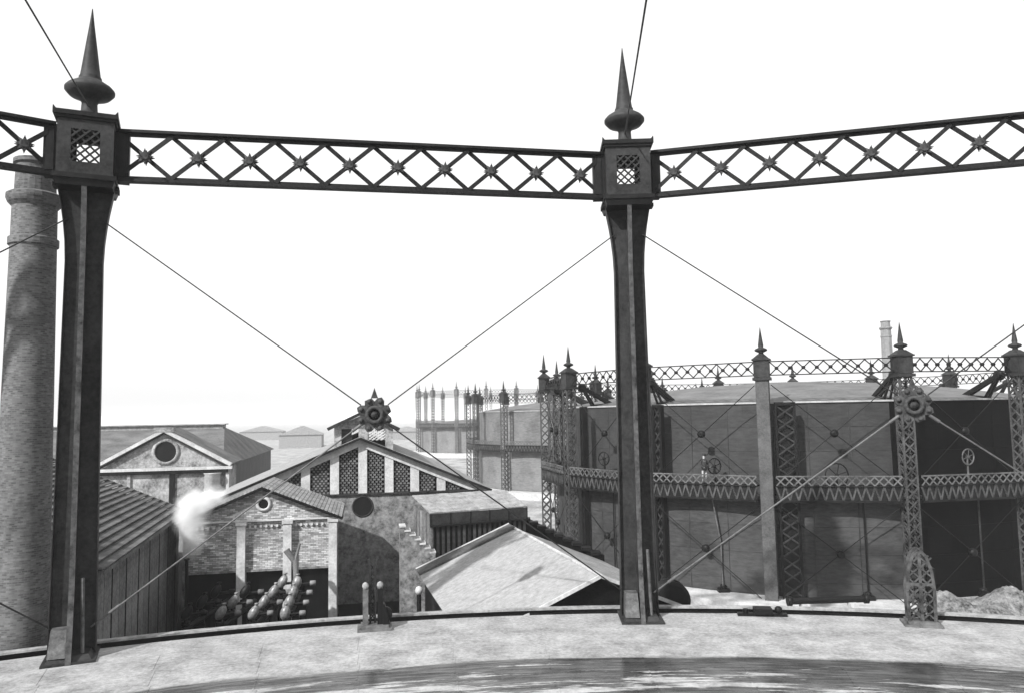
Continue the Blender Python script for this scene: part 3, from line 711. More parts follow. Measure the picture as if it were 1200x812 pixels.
# man on the walkway
def person():
    sec = 2 * math.pi / 16; b = -1.5 * sec; rm = 21.2 * math.cos(sec / 2) + .1
    p = CA + Vector((rm * math.sin(b) , -rm * math.cos(b), GZ + 8.02)) + Vector((.1, -.1, 0))
    V = [(0, 0, .95), (0, 0, 1.15), (0, .01, 1.38), (0, 0, 1.5), (0, -.02, 1.62), (0, -.03, 1.74),
         (.10, 0, .9), (.12, -.04, .5), (.13, .0, .08), (.14, -.16, .03), (-.10, 0, .9), (-.11, .03, .5), (-.12, .02, .08), (-.13, -.14, .03),
         (.20, 0, 1.42), (.27, -.03, 1.15), (.25, -.25, 1.0), (-.20, 0, 1.42), (-.27, .0, 1.15), (-.22, -.2, .98), (.22, -.33, .99), (-.2, -.28, .97)]
    E = [(0, 1), (1, 2), (2, 3), (3, 4), (4, 5), (0, 6), (6, 7), (7, 8), (8, 9), (0, 10), (10, 11), (11, 12), (12, 13), (2, 14), (14, 15), (15, 16), (16, 20), (2, 17), (17, 18), (18, 19), (19, 21)]
    rad = [.15, .14, .17, .06, .095, .08, .095, .065, .045, .035, .095, .065, .045, .035, .07, .05, .035, .035, .07, .05, .035, .035]
    m = bpy.data.meshes.new('person'); m.from_pydata(V, E, [])
    o = bpy.data.objects.new('person_cage', m); COL.objects.link(o)
    sk = o.modifiers.new('s', 'SKIN'); o.modifiers.new('d', 'SUBSURF').levels = 2
    for i, v in enumerate(m.skin_vertices[0].data): v.radius = (rad[i], rad[i] * .85); v.use_root = (i == 0)
    dg = bpy.context.evaluated_depsgraph_get(); nm = bpy.data.meshes.new_from_object(o.evaluated_get(dg))
    bpy.data.objects.remove(o)
    nm.materials.clear()
    for k in ('coat', 'trousers', 'skin', 'shirt'): nm.materials.append(M[k])
    for f in nm.polygons:
        f.use_smooth = True; c = f.center
        f.material_index = 2 if c.z > 1.52 or (c.y < -.27 and .9 < c.z < 1.1) else 0 if c.z > .88 else 1 if c.z > .12 else 0
        if f.material_index == 0 and abs(c.x) < .08 and c.z > 1.2 and c.y < -.08: f.material_index = 3
    t = link(bpy.data.objects.new('person', nm), None, p, R_(25)); t.scale = (1.04,) * 3
    tag(t, 'man in dark cap and coat with pale trousers standing on the holder walkway', 'person')
    mb = MB(); mb.lathe([(.09, 1.72), (.115, 1.76), (.12, 1.82), (.09, 1.86), (.03, 1.87)], (0, -.03, 0), 14)
    mb.lathe([(.06, 1.74), (.12, 1.745), (.12, 1.76), (.06, 1.765)], (0, -.09, 0), 12)
    obj('cap', mb, M['coat'], t)
    mb = MB(); mb.lathe([(.19, .8), (.175, .95), (.165, 1.1), (.18, 1.3), (.15, 1.36)], n=14); obj('jacket', mb, M['coat'], t)
person()

# chimney behind holder A
def chimney(name_label, base, r0, r1, h, material, n=8, caps=True):
    t = thing('brick_chimney', name_label, 'chimney', base)
    m = MB(); m.lathe([(r0, 0), (r1, h)], n=n, smooth=(n > 12)); sh = obj('shaft', m, material, t)
    m = MB(); m.lathe([(r1 * 1.02, h - 1.9), (r1 * 1.13, h - 1.85), (r1 * 1.13, h - 1.6), (r1 * 1.02, h - 1.55)], n=n, smooth=False); obj('string_band', m, material, t); m = MB()
    m.lathe([(r1 * 1.01, h - .45), (r1 * 1.2, h - .3), (r1 * 1.28, h - .15), (r1 * 1.28, h), (r1 * 1.1, h + .08), (r1 * .8, h + .09)], n=n, smooth=False); obj('collar', m, material, t)
    m = MB(); m.lathe([(r1 * .95, h - .5), (r1 * .9, h + 1.1), (r1 * 1.02, h + 1.15), (r1 * 1.02, h + 1.3), (r1 * .7, h + 1.31)], n=n, smooth=False); obj('chimney_lip', m, material, t)
    return t
pc = P(1043, 470, 150); chimney('distant pale brick chimney rising behind the grey gasholder', (pc.x, pc.y, GZ), 1.35, 1.0, 28.3, brick_mat('distant_brick', .15, .2, .25, .08, .3, 'cyl'), 8)
pc = P(33, 500, 27.5); pc.x = -17.35
chimney('tall round brick chimney at the left edge behind the leftmost column', (pc.x, 27.5, GZ), 0.98, .72, 20.95, M['chimbrick'], 24)

# ------------------------------------------------------------------ buildings
ROT = R_(11)
def gable_roof(t, name, xl, zl, xa, za, xr, zr, y0, y1, th, m, m2=None, sides=('l', 'r')):
    if 'l' in sides:
        obj(name, MB().sheet((xl, y0, zl), (xa, y0, za), (xa, y1, za), (xl, y1, zl), th), m, t)
    if 'r' in sides:
        obj(name, MB().sheet((xa, y0, za), (xr, y0, zr), (xr, y1, zr), (xa, y1, za), th), m2 or m, t)

def oculus(t, x, z, r, y=0.0, ringm=None, w=.16, panes=True, proud=.1):
    m = MB(); n = 28; vs = []
    for (rr, yy) in ((r, y + .02), (r, y - proud), (r + w * .3, y - proud - .03), (r + w, y - proud * .7), (r + w, y + .02)):
        for k in range(n): a = 2 * math.pi * k / n; vs.append((x + rr * math.cos(a), yy, z + rr * math.sin(a)))
    fs = [(i * n + k, i * n + (k + 1) % n, (i + 1) * n + (k + 1) % n, (i + 1) * n + k) for i in range(4) for k in range(n)]
    m.add(vs, fs, True); o = obj('round_window', m, ringm or M['stone'], t)
    g_ = MB(); g_.lathe([(r, y - .012), (r, y - .004)], (x, 0, z), n, 'y'); obj('pane', g_, M['glass'], o)
    if panes:
        g_ = MB(); g_.box(x - .03, x + .03, y - .05, y - .013, z - r, z + r); g_.box(x - r, x - .031, y - .05, y - .013, z - .03, z + .03); g_.box(x + .031, x + r, y - .05, y - .013, z - .03, z + .03)
        obj('glazing_bar', g_, M['iron'], o)
    return o

# --- main gabled building
O = P(422, 512, 54); O.z = GZ
t = thing('gabled_works_hall', 'large gabled hall with honeycomb brick panels between pale pilasters and a roof lantern', 'building', O, ROT)
F = lambda px, py, yo=0: fp(px, py, O, ROT, yo)
xa, za = F(422, 512); xr, zr = F(575, 572); xl, zl = F(200, 607)
xa = 0; sR = (za - zr) / (xr - xa); sL = (za - zl) / (xa - xl)
zc = F(440, 579)[1]
roofz = lambda x: za - (x * sR if x > 0 else -x * sL)
wl, wr = xl + .8, xr - .9
LEN = 26.0
m = MB(); m.prism([(wl, 0), (wr, 0), (wr, zc), (wl, zc)], 0, .5); obj('lower_wall', m, M['render'], t)
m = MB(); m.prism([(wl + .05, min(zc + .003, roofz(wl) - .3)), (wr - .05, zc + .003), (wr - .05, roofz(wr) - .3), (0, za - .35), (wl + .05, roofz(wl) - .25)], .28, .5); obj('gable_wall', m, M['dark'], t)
m = MB(); m.box(wr - .5, wr, .5, LEN, 0, roofz(wr) - .2); m.box(wl, wl + .5, .5, LEN, 0, roofz(wl) - .2); m.prism([(wl + .5, 0), (wr - .5, 0), (wr - .5, roofz(wr) - .2), (0, za - .3), (wl + .5, roofz(wl) - .1)], LEN - .4, LEN); obj('side_wall', m, M['render'], t)
m = MB(); m.box(wl, wr, -.1, .27, zc + .004, zc + .12); m.box(wl, wr, -.06, .0, zc - .1, zc - .002)
obj('cornice', m, M['irongrey'], t)
pil = [F(p, 560)[0] for p in (327, 358, 392, 425, 456, 486, 517, 547)]
for x in pil:
    if roofz(x) - .5 < zc + .5: continue
    m = MB(); h = .3; m.prism([(x - h, zc + .12), (x + h, zc + .12), (x + h, roofz(x + h) - .3), (x, roofz(x) - .3), (x - h, roofz(x - h) - .3)], .0, .279); obj('pilaster', m, M['stone'], t)
edges = [wl] + pil + [wr]
bk = MB(); bk.box(-.1, .1, -.07, .07, -.062, .062); bkm = mesh('honeycomb_brick', bk, M['honey'])
for a, b in zip(edges[:-1], edges[1:]):
    a2, b2 = a + .3, b - .3
    m = MB(); z = zc + .2; row = 0
    while z < za:
        x = a2 + .12 + (.13 if row % 2 else 0)
        while x < b2 - .08:
            if z < roofz(x) - .62 and z < roofz(x + .1) - .5: m.box(x - .088, x + .088, .16, .279, z - .062, z + .062)
            x += .27
        z += .165; row += 1
    if m.v: obj('honeycomb_panel', m, M['honey'], t, kind='stuff')
# rake bands and roof slabs
for sgn in (-1, 1):
    x1_ = xr if sgn > 0 else xl; z1_ = zr if sgn > 0 else zl
    m = MB(); m.prism([(0, za - .1), (0, za - .62), (x1_ * .985, z1_ - .62), (x1_ * .985, z1_ - .1)][::-sgn], -.08, .275); obj('rake_band', m, M['stone'], t)
    NS = 16
    for k in range(NS):
        y0_, y1_ = -.45 + (LEN + .8) * k / NS, -.45 + (LEN + .8) * (k + 1) / NS - .02
        obj('roof_sheet', MB().sheet((0, y0_, za), (x1_, y0_, z1_), (x1_, y1_, z1_), (0, y1_, za), .09), M['roofpale'], t)
    m = MB(); m.beam((0, -.5, za - .07), (x1_, -.5, z1_ - .07), .08, .16, (0, 0, 1)); obj('barge_board', m, M['iron'], t)
x, z = F(425, 593); oculus(t, x, z, .64, 0, M['irongrey'], .1, False, .05)
# lantern on the ridge
yl = 1.3; lx0, lz0 = F(384, 501, yl); lxr, lzr = F(468, 501, yl); lxa, lza = F(426, 481, yl)
m = MB(); zl0 = za - .7
wl_, wr_ = lx0 + .45, lxr - .45; zlw = (lz0 + lzr) / 2 - .05
m.box(wl_, wl_ + .5, yl, yl + .3, zl0 - .5, zlw); m.box(wr_ - .55, wr_, yl, yl + .3, zl0 - .5, zlw); m.box(lxa - .35, lxa + .3, yl, yl + .3, zl0, zlw + .45)
m.prism([(wl_, zlw), (wr_, zlw), (wr_, zlw + .12), (lxa, lza - .25), (wl_, zlw + .12)], yl, yl + .3)
ln = obj('roof_lantern', m, M['plaster'], t)
m = MB(); m.box(wl_, wl_ + .2, yl + .3, 24, zl0 - .5, zlw); m.box(wr_ - .2, wr_, yl + .3, 24, zl0 - .5, zlw); m.box(wl_ + .2, wl_ + .2 + (lxa - wl_) * .5, yl + .28, yl + .32, zl0, zlw); obj('lantern_side', m, M['irongrey'], ln)
m = MB(); m.sheet((lx0, yl - .4, lz0), (lxa, yl - .4, lza), (lxa, 24.4, lza), (lx0, 24.4, lz0), .12); m.sheet((lxa, yl - .4, lza), (lxr, yl - .4, lzr), (lxr, 24.4, lzr), (lxa, 24.4, lza), .12); obj('lantern_roof', m, M['roofpale'], ln)
m = MB(); m.beam((lx0, yl - .42, lz0 - .1), (lxa, yl - .42, lza - .1), .07, .22); m.beam((lxa, yl - .42, lza - .1), (lxr, yl - .42, lzr - .1), .07, .22); obj('lantern_barge', m, M['irongrey'], ln)
m = MB(); lattice_grid(m, lxa + .3, wr_ - .55, zl0 + .45, zlw, yl + .1, 4, 4, .09); obj('lantern_grille', m, M['stone'], ln)
# outside stair at its foot
ps = P(470, 616, 47.6); TZ = ps.z - GZ
t2 = thing('outside_stair', 'narrow flight of pale stone steps dropping beside the slatted store', 'stairs', (ps.x, ps.y, GZ), ROT)
for k in range(7):
    m = MB(); m.box(-.1 + k * .3, .2 + k * .3 + .03, -.55 - .008 * k, .5, 0, TZ - k * .27); obj('step', m, M['render'], t2)
    m = MB(); m.box(-.12 + k * .3, .2 + k * .3 + .06, -.6, .5, TZ + .003 - k * .27, TZ + .09 - k * .27); obj('tread', m, M['stone'], t2)
ps = P(491, 692, 46); t2 = thing('whitewashed_post', 'short post with whitewashed ball top near the left corner of the pale roof', 'post', (ps.x, ps.y, GZ)); H = ps.z - GZ
m = MB(); m.lathe([(.2, 0), (.15, .2), (.13, H - .2)], n=10); obj('shaft', m, M['machine'], t2)
m = MB(); m.lathe([(.08, H - .2), (.2, H - .1), (.24, H + .05), (.16, H + .22), (.03, H + .28)], n=14); obj('ball_top', m, M['stone'], t2)

# --- small brick gabled building in front
O = P(308, 568, 45); O.z = GZ
t = thing('brick_engine_house', 'small gabled brick building with round window and striped tile roof before the large hall', 'building', O, ROT)
F = lambda px, py, yo=0: fp(px, py, O, ROT, yo)
za = F(308, 568)[1]; xr, zr = F(402, 603); sl_ = (za - zr) / xr; xl = -xr - .2; zl = za + xl * sl_
LEN = 5.6; wl, wr = xl + .5, xr - .45; rz = lambda x: za - abs(x) * sl_
ztop = F(345, 612)[1]; zlint = F(350, 664)[1]
m = MB(); m.prism([(wl, ztop), (wr, ztop), (wr, rz(wr) - .1), (0, za - .12), (wl, rz(wl) - .1)], 0, .35); obj('gable_wall', m, M['brick'], t)
pil = [F(p, 650)[0] for p in (214, 283, 337, 390)]
for i, x in enumerate(pil):
    if i == 0: continue
    m = MB(); hw = .23; m.box(x - hw, x + hw, -.32, .35, 0, ztop - .001); obj('pilaster', m, M['stone'], t)
    m = MB(); m.box(x - hw - .07, x + hw + .07, -.38, -.0, ztop + .002, ztop + .16); obj('pilaster_cap', m, M['stone'], t)
for a, b in zip(pil[:-1], pil[1:]):
    m = MB(); m.box(a + .232, b - .232, .04, .3, zlint, ztop - .002); obj('brick_panel', m, M['brick'], t)
    m = MB(); m.box(a + .232, b - .232, -.06, .3, zlint - .12, zlint - .003); obj('lintel', m, M['render'], t)
    m = MB(); m.box(a + .232, b - .232, .31, .34, 0, zlint - .1); obj('dark_opening', m, M['dark'], t)
    dm = MB(); dm.box(-.06, .06, -.1, 0, 0, .13); dmm = mesh('dentil', dm, M['stone']); x = a + .45
    while x < b - .35: obj('dentil', dmm, None, t, (x, 0, ztop - .2 + .03)); x += .3
m = MB(); m.box(wl, wr, -.14, -.001, ztop + .17, ztop + .25); obj('string_course', m, M['stone'], t)
m = MB(); m.box(wr - .35, wr, .35, LEN, 0, rz(wr) - .12); m.box(wl, wl + .35, .35, LEN, 0, rz(wl) - .12); m.prism([(wl + .35, 0), (wr - .35, 0), (wr - .35, rz(wr) - .12), (0, za - .15), (wl + .35, rz(wl) - .12)], LEN - .35, LEN); obj('side_wall', m, M['brick'], t)
x, z = F(309, 590); oculus(t, x, z, .27, 0, M['stone'], .17, False, .1)
for sgn in (-1, 1):
    x1_ = xr if sgn > 0 else xl; z1_ = zr if sgn > 0 else zl
    o = obj('roof_slope', MB().sheet((0, -.35, za - .06), (x1_, -.35, z1_ - .06), (x1_, LEN + .2, z1_ - .06), (0, LEN + .2, za - .06), .14), M['machine'], t)
    L_ = abs(x1_); nt_ = 22
    for k in range(nt_):      # tile courses down the slope, each course a raised slab
        u0, u1 = k / nt_, (k + .8) / nt_
        f = lambda u, h: (x1_ * u, z1_ * u + za * (1 - u) - .06 + h)
        a_, b_ = f(u0, .10), f(u1, .08); m = MB(); m.sheet((a_[0], -.42, a_[1]), (b_[0], -.42, b_[1]), (b_[0], LEN + .25, b_[1]), (a_[0], LEN + .25, a_[1]), .085)
        obj('tile_course', m, M['tile'], t)
m = MB(); m.beam((0, -.38, za - .14), (xr, -.38, zr - .14), .06, .18); m.beam((xl, -.38, zl - .14), (0, -.38, za - .14), .06, .18); obj('barge_board', m, M['machine'], t)

# --- pipe manifolds in the yard in front
def valve(z0, r, h, lean):
    m = MB(); prof = [(.08, -.5), (.5, -.42), (.86, -.15), (1.0, .15), (.92, .5), (.62, .82), (.3, .95), (.25, 1.05), (.42, 1.08), (.42, 1.2), (.1, 1.24)]
    m.lathe([(a * r, b * h) for a, b in prof], n=16)
    m.v = [(x + lean * z, y, z + z0) for x, y, z in m.v]; return m
for i, (px, lab, nv) in enumerate(((222, 'dim leftmost row of rounded valves coloured black for shade in the yard by the timber shed', 3), (262, 'second row of rounded valves from the left, two coloured pale as sunlit', 3),
                               (300, 'third row of rounded valves, pale, before the middle of the brick engine house', 4), (338, 'rightmost row of valves with a forked pale riser against the second pilaster', 4))):
    base = P(px - 4, 716, 39.5)
    t = thing('valve_row', lab, 'valves', (base.x, base.y, GZ), ROT, 'valve rows in the yard')
    z0 = base.z - GZ
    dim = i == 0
    for r in range(nv):
        xx, yy, zz = (.5, .42, .36, .1)[i] * r, 1.05 * r, z0 - .18 + .27 * r
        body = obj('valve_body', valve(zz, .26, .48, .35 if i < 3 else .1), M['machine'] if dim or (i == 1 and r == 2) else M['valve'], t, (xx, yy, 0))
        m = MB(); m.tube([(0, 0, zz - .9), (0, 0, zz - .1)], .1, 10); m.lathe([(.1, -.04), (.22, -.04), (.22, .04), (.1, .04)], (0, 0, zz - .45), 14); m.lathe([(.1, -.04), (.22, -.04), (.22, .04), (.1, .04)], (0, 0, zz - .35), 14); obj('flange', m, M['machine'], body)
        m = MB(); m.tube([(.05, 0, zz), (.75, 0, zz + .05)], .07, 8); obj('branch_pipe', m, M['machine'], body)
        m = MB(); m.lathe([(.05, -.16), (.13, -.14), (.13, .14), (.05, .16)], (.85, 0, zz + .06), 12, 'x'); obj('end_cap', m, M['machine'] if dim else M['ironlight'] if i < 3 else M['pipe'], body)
    m = MB(); m.tube([(-.1, -.4, z0 - .9), ((.5, .42, .36, .1)[i] * nv, 1.05 * nv, z0 - .18 + .27 * nv - .9)], .15, 10); obj('header_pipe', m, M['machine'], t)
    for k in range(3):
        m = MB(); y_ = .3 + k * 1.4; m.box(.0 + .3 * k, .25 + .3 * k, y_, y_ + .25, 0, z0 - 1.1 + .25 * y_); obj('support_post', m, M['machine'], t)
    if i == 3:
        m = MB(); m.tube([(.25, 3.6, z0), (.2, 3.6, z0 + 1.7), (.15, 3.6, z0 + 1.9)], .15, 10); m.tube([(.15, 3.6, z0 + 1.75), (-.3, 3.6, z0 + 2.45)], .14, 8, [.12, .19]); m.tube([(.15, 3.6, z0 + 1.75), (.42, 3.6, z0 + 2.75)], .07, 8); obj('forked_riser', m, M['pipe'], t)
vp = P(219, 655, 42.6)
t = thing('steam_vent', 'thin dark vent pipe under the steam puff between shed and engine house', 'vent pipe', (vp.x, vp.y, GZ))
m = MB(); m.tube([(0, 0, 0), (0, 0, vp.z - GZ)], .09, 10); obj('pipe', m, M['machine'], t)
m = MB(); m.lathe([(.1, -.05), (.16, -.03), (.16, .03), (.1, .05)], (0, 0, vp.z - GZ), 12); obj('pipe_lip', m, M['irongrey'], t)
# dark coke yard, stretched to the hall front to deepen its wall shade
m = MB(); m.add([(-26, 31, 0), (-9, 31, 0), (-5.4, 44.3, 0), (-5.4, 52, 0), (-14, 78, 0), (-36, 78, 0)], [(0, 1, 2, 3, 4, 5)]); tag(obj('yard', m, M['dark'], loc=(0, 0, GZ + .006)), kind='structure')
# steam
def steam():
    base = P(222, 640, 43)
    t_pts = [(222, 640, 1.1), (219, 622, 1.05), (216, 606, 1.15), (222, 596, 1.2), (233, 588, 1.15), (246, 583, .95), (258, 578, .75), (230, 612, 1.0), (228, 632, 1.0)]
    import bmesh
    bm = bmesh.new()
    for px, py, r in t_pts:
        c = P(px, py, 43); mtx = Matrix.Translation(c - base) @ Matrix.Scale(r * 1.15, 4)
        bmesh.ops.create_icosphere(bm, subdivisions=3, radius=1, matrix=mtx)
    me_ = bpy.data.meshes.new('steam_plume'); bm.to_mesh(me_); bm.free()
    o = bpy.data.objects.new('steam_plume', me_); link(o, None, base)
    rm = o.modifiers.new('r', 'REMESH'); rm.mode = 'VOXEL'; rm.voxel_size = .12
    tx = bpy.data.textures.new('puff', 'CLOUDS'); tx.noise_scale = .7
    dp = o.modifiers.new('d', 'DISPLACE'); dp.texture = tx; dp.strength = .3; dp.mid_level = .55
    m = bpy.data.materials.new('steam'); m.use_nodes = True; N = m.node_tree.nodes; N.clear()
    ou = N.new('ShaderNodeOutputMaterial'); pv = N.new('ShaderNodeVolumePrincipled'); pv.inputs['Color'].default_value = (1, 1, 1, 1)
    tc = N.new('ShaderNodeTexCoord'); L = m.node_tree.links
    nz = N.new('ShaderNodeTexNoise'); nz.inputs['Scale'].default_value = 1.3; nz.inputs['Detail'].default_value = 5
    wv = N.new('ShaderNodeVectorMath'); wv.operation = 'MULTIPLY_ADD'; wv.inputs[1].default_value = (1.1,) * 3
    L.new(tc.outputs['Object'], nz.inputs['Vector']); L.new(nz.outputs['Color'], wv.inputs[0]); L.new(tc.outputs['Object'], wv.inputs[2])
    def mt(op, a, b=None):
        q = N.new('ShaderNodeMath'); q.operation = op
        for k_, x_ in enumerate((a, b)):
            if x_ is None: continue
            if isinstance(x_, (int, float)): q.inputs[k_].default_value = x_
            else: L.new(x_, q.inputs[k_])
        return q.outputs[0]
    tot = None
    for px, py, r in t_pts:
        c = P(px, py, 43) - base + Vector((.55, .55, .55)); dn = N.new('ShaderNodeVectorMath'); dn.operation = 'DISTANCE'; dn.inputs[1].default_value = c; L.new(wv.outputs[0], dn.inputs[0])
        g_ = mt('DIVIDE', dn.outputs['Value'], r * .43); g_ = mt('EXPONENT', mt('MULTIPLY', mt('MULTIPLY', g_, g_), -1.0)); g_ = mt('MULTIPLY', g_, 1.3 if py < 605 else .75)
        tot = g_ if tot is None else mt('ADD', tot, g_)
    L.new(mt('MULTIPLY', mt('MAXIMUM', mt('SUBTRACT', tot, .05), 0.0), 2.4), pv.inputs['Density']); L.new(pv.outputs[0], ou.inputs['Volume'])
    me_.materials.append(m)
    tag(o, 'white puff of steam rising between the board-roofed shed and the brick engine house', 'steam', kind='stuff')
steam()

# --- classical pediment building at the left back
O = P(193, 502, 75); O.z = GZ
t = thing('pedimented_hall', 'pale plastered hall front with triangular pediment and dark round window', 'building', O, ROT)
F = lambda px, py, yo=0: fp(px, py, O, ROT, yo)
za = F(193, 502)[1]; xl, zl = F(112, 548); xr, zr = F(271, 545); ze = F(190, 551)[1]
m = MB(); m.prism([(xl + .5, 0), (xr - .6, 0), (xr - .6, ze), (xl + .5, ze)], .3, .8); obj('front_wall', m, M['plaster'], t)
m = MB(); m.prism([(xl + .5, ze + .3), (xr - .6, ze + .3), (0, za - .35)], .1, .8); obj('tympanum', m, M['plaster'], t)
m = MB(); m.box(xl - .2, xr + .1, -.35, .3, ze, ze + .28); obj('entablature', m, M['stone'], t)
m = MB(); m.box(xl + .2, xr - .3, -.05, .29, ze - .35, ze - .01); obj('frieze', m, M['irongrey'], t)
for s, x1_, z1_ in ((-1, xl, zl), (1, xr, zr)):
    m = MB(); m.beam((0, -.05, za - .15), (x1_, -.05, z1_ + .1), .7, .3); obj('raking_cornice', m, M['stone'], t)
    m = MB(); m.beam((0, -.1, za - .42), (x1_ * .95, -.1, z1_ - .1), .3, .16); obj('raking_shadow_mould', m, M['irongrey'], t)
m = MB(); m.box(-.9, .9, -.42, .6, za - .35, za + .12); obj('apex_block', m, M['plaster'], t)
x, z = F(194, 529); oculus(t, x, z, .98, .1, M['plaster'], .3, False, .15)
for px, w_, mm_ in ((201, .5, 'machine'), (249, 1.4, 'stone'), (266, .3, 'stone'), (240, .15, 'stone'), (150, .3, 'plaster')):
    x = F(px, 570)[0]; m = MB()
    if mm_ == 'stone' and w_ > 1: m.lathe([(.85, 0), (.72, ze - .5), (.85, ze - .4), (.85, ze - .36)], (x, 0, 0), 20)
    else: m.box(x - w_ / 2, x + w_ / 2, .12, .298, 0, ze - .36)
    obj('column' if w_ > 1 else 'pilaster', m, M[mm_], t)
LEN = 7
gable_roof(t, 'roof', xl, zl + .2, 0, za, xr, zr + .2, .8, LEN, .2, M['roofgrey'])
m = MB(); m.box(xl + .5, xr - .6, .8, LEN, 0, min(zl, zr) - .2); obj('body_wall', m, M['plaster'], t)
# --- big hipped hall behind
O = P(262, 547, 83); O.z = GZ
t = thing('hipped_hall', 'long grey hip-roofed hall behind the pediment at left', 'building', O, ROT)
ze = P(262, 547, 83).z - GZ; zr_ = P(283, 497, 107).z - GZ - .3; W_, D_ = 62, 48; hip = 4
m = MB(); m.box(-W_ + .5, -.5, .5, D_ - .5, 0, ze - .1); obj('wall', m, M['irongrey'], t)
m = MB(); A_, B_, C_, D2 = (0, 0, ze), (0, D_, ze), (-W_, D_, ze), (-W_, 0, ze); E_, G_ = (-hip, D_ / 2, zr_), (-W_ + hip, D_ / 2, zr_)
m.add([A_, B_, C_, D2, E_, G_], [(0, 1, 4), (1, 2, 5, 4), (2, 3, 5), (3, 0, 4, 5), (3, 2, 1, 0)]); obj('hip_roof', m, M['roofgrey'], t)
m = MB(); m.box(-W_ + hip, -hip, D_ / 2 - 1.2, D_ / 2 + 1.2, zr_ - .6, zr_ + .35); m.beam((-W_ + hip - .3, D_ / 2, zr_ + .42), (-hip + .3, D_ / 2, zr_ + .42), 3.0, .14); obj('ridge_vent', m, M['roofpale'], t)
m = MB(); m.box(-9.6, -8.2, 8.5, 10, ze + 1, ze + 2.4); m.sheet((-9.8, 8.3, ze + 2.2), (-8.9, 8.3, ze + 2.9), (-8.9, 11, ze + 2.9), (-9.8, 11, ze + 2.2)); m.sheet((-8.9, 8.3, ze + 2.9), (-8.0, 8.3, ze + 2.2), (-8.0, 11, ze + 2.2), (-8.9, 11, ze + 2.9)); obj('dormer', m, M['roofpale'], t)

# --- board-roofed shed at left
E0, E1 = P(113, 667, 29.6), P(212, 600, 48); ang = math.atan2(-(E1.x - E0.x), E1.y - E0.y)
O = Vector((E0.x, E0.y, GZ)); L_ = (Vector((E1.x, E1.y)) - Vector((E0.x, E0.y))).length; ze = (E0.z + E1.z) / 2 - GZ
t = thing('board_roofed_shed', 'long timber shed with lapped board roof and vertical plank wall behind the leftmost column', 'shed', O, ang)
Wd = 8.2; sl_ = .45
nb = 22
for sgn in (-1, 1):
    for k in range(nb):
        u0, u1 = k * Wd / nb, (k + 1.12) * Wd / nb
        if sgn < 0: X = lambda u: .35 - u
        else: X = lambda u: .35 - 2 * Wd + u
        m = MB(); m.sheet((X(u0), -.3, ze + u0 * sl_ + .13), (X(u1), -.3, ze + u1 * sl_ + .0), (X(u1), L_, ze + u1 * sl_ + .0), (X(u0), L_, ze + u0 * sl_ + .13), .06)
        obj('roof_board', m, M['board'], t)
m = MB(); m.beam((.32, -.3, ze - .03), (.32, L_, ze - .03), .06, .14); obj('eave_board', m, M['ironlight'], t)
m = MB(); m.beam((.35, L_, ze), (.35 - Wd, L_, ze + Wd * sl_), .12, .16); m.beam((.35 - 2 * Wd, L_, ze), (.35 - Wd, L_, ze + Wd * sl_), .12, .16); obj('verge_board', m, M['board'], t)
npn = 15; pw = (L_ - .4) / npn
pm = MB(); pm.box(-.09, -.03, .05, pw - .04, 0, ze - .12); pmm = mesh('wall_board', pm, M['panel'])
for k in range(npn): obj('wall_board', pmm, None, t, (0, .1 + k * pw, 0))
for k in range(npn + 1):
    m = MB(); m.box(-.13, .0, .06 + k * pw - .05, .06 + k * pw + .05, 0, ze - .1)
    if k % 2 == 0: obj('wall_post', m, M['machine'], t)
m = MB(); m.box(-.3, -.14, .1, L_ - .3, 0, ze - .1); obj('inner_lining', m, M['dark'], t)
for y in (.1, L_ - .4):
    m = MB(); m.prism([(-.14, 0), (-.14, ze - .1), (.35 - Wd, ze + Wd * sl_ - .3), (-2 * Wd + .8, ze - .1), (-2 * Wd + .8, 0)][::-1], y, y + .12); obj('end_wall', m, M['panel'], t)

# --- slatted canopy building
FLp, FRp = P(505, 600, 48.5), P(616, 592, 51.2); ang = math.atan2(FRp.y - FLp.y, FRp.x - FLp.x)
O = Vector((FLp.x, FLp.y, GZ)); W_ = math.hypot(FRp.x - FLp.x, FRp.y - FLp.y); ze = FLp.z - GZ; D_ = 3.6; zb = ze + .75
t = thing('slatted_store', 'flat-roofed timber store with vertical slats and panelled fascia beside the gabled hall', 'building', O, ang)
nrs = 8
for k in range(nrs):
    x0_, x1_ = -.1 + (W_ + .2) * k / nrs, -.1 + (W_ + .2) * (k + 1) / nrs - .02
    dz = random.uniform(-.015, .015)
    obj('roof_sheet', MB().sheet((x0_, -.12, ze + dz), (x1_, -.12, ze + dz), (x1_, D_, zb + dz), (x0_, D_, zb + dz), .07), M['roofpale'], t)
nfp = 5; fw = (W_ + .1) / nfp
for k in range(nfp):
    m = MB(); m.box(-.05 + k * fw + .03, -.05 + (k + 1) * fw - .03, -.08, -.02, ze - .78, ze - .1); obj('fascia_panel', m, M['irongrey'], t)
m = MB()
for k in range(nfp + 1): m.box(-.05 + k * fw - .029, -.05 + k * fw + .029, -.12, -.02, ze - .8, ze - .09)
m.box(-.08, W_ + .08, -.14, -.0, ze - .9, ze - .8); obj('fascia_frame', m, M['iron'], t)
ns = 19; sm_ = MB(); sm_.box(-.08, .08, .04, .12, .3, ze - .85); smm = mesh('slat', sm_, M['slat'])
for k in range(ns): obj('slat', smm, None, t, (.12 + k * (W_ - .2) / (ns - 1), 0, 0))
m = MB(); m.box(.02, W_, .25, .35, 0, ze - .2); m.box(W_ - .15, W_, .35, D_, 0, ze); obj('inner_wall', m, M['dark'], t)
m = MB()
m.prism([(-.02, 0), (.1, 0), (.1, ze - .09), (-.02, ze - .09)], .0, D_)
obj('side_wall', m, M['panel'], t)
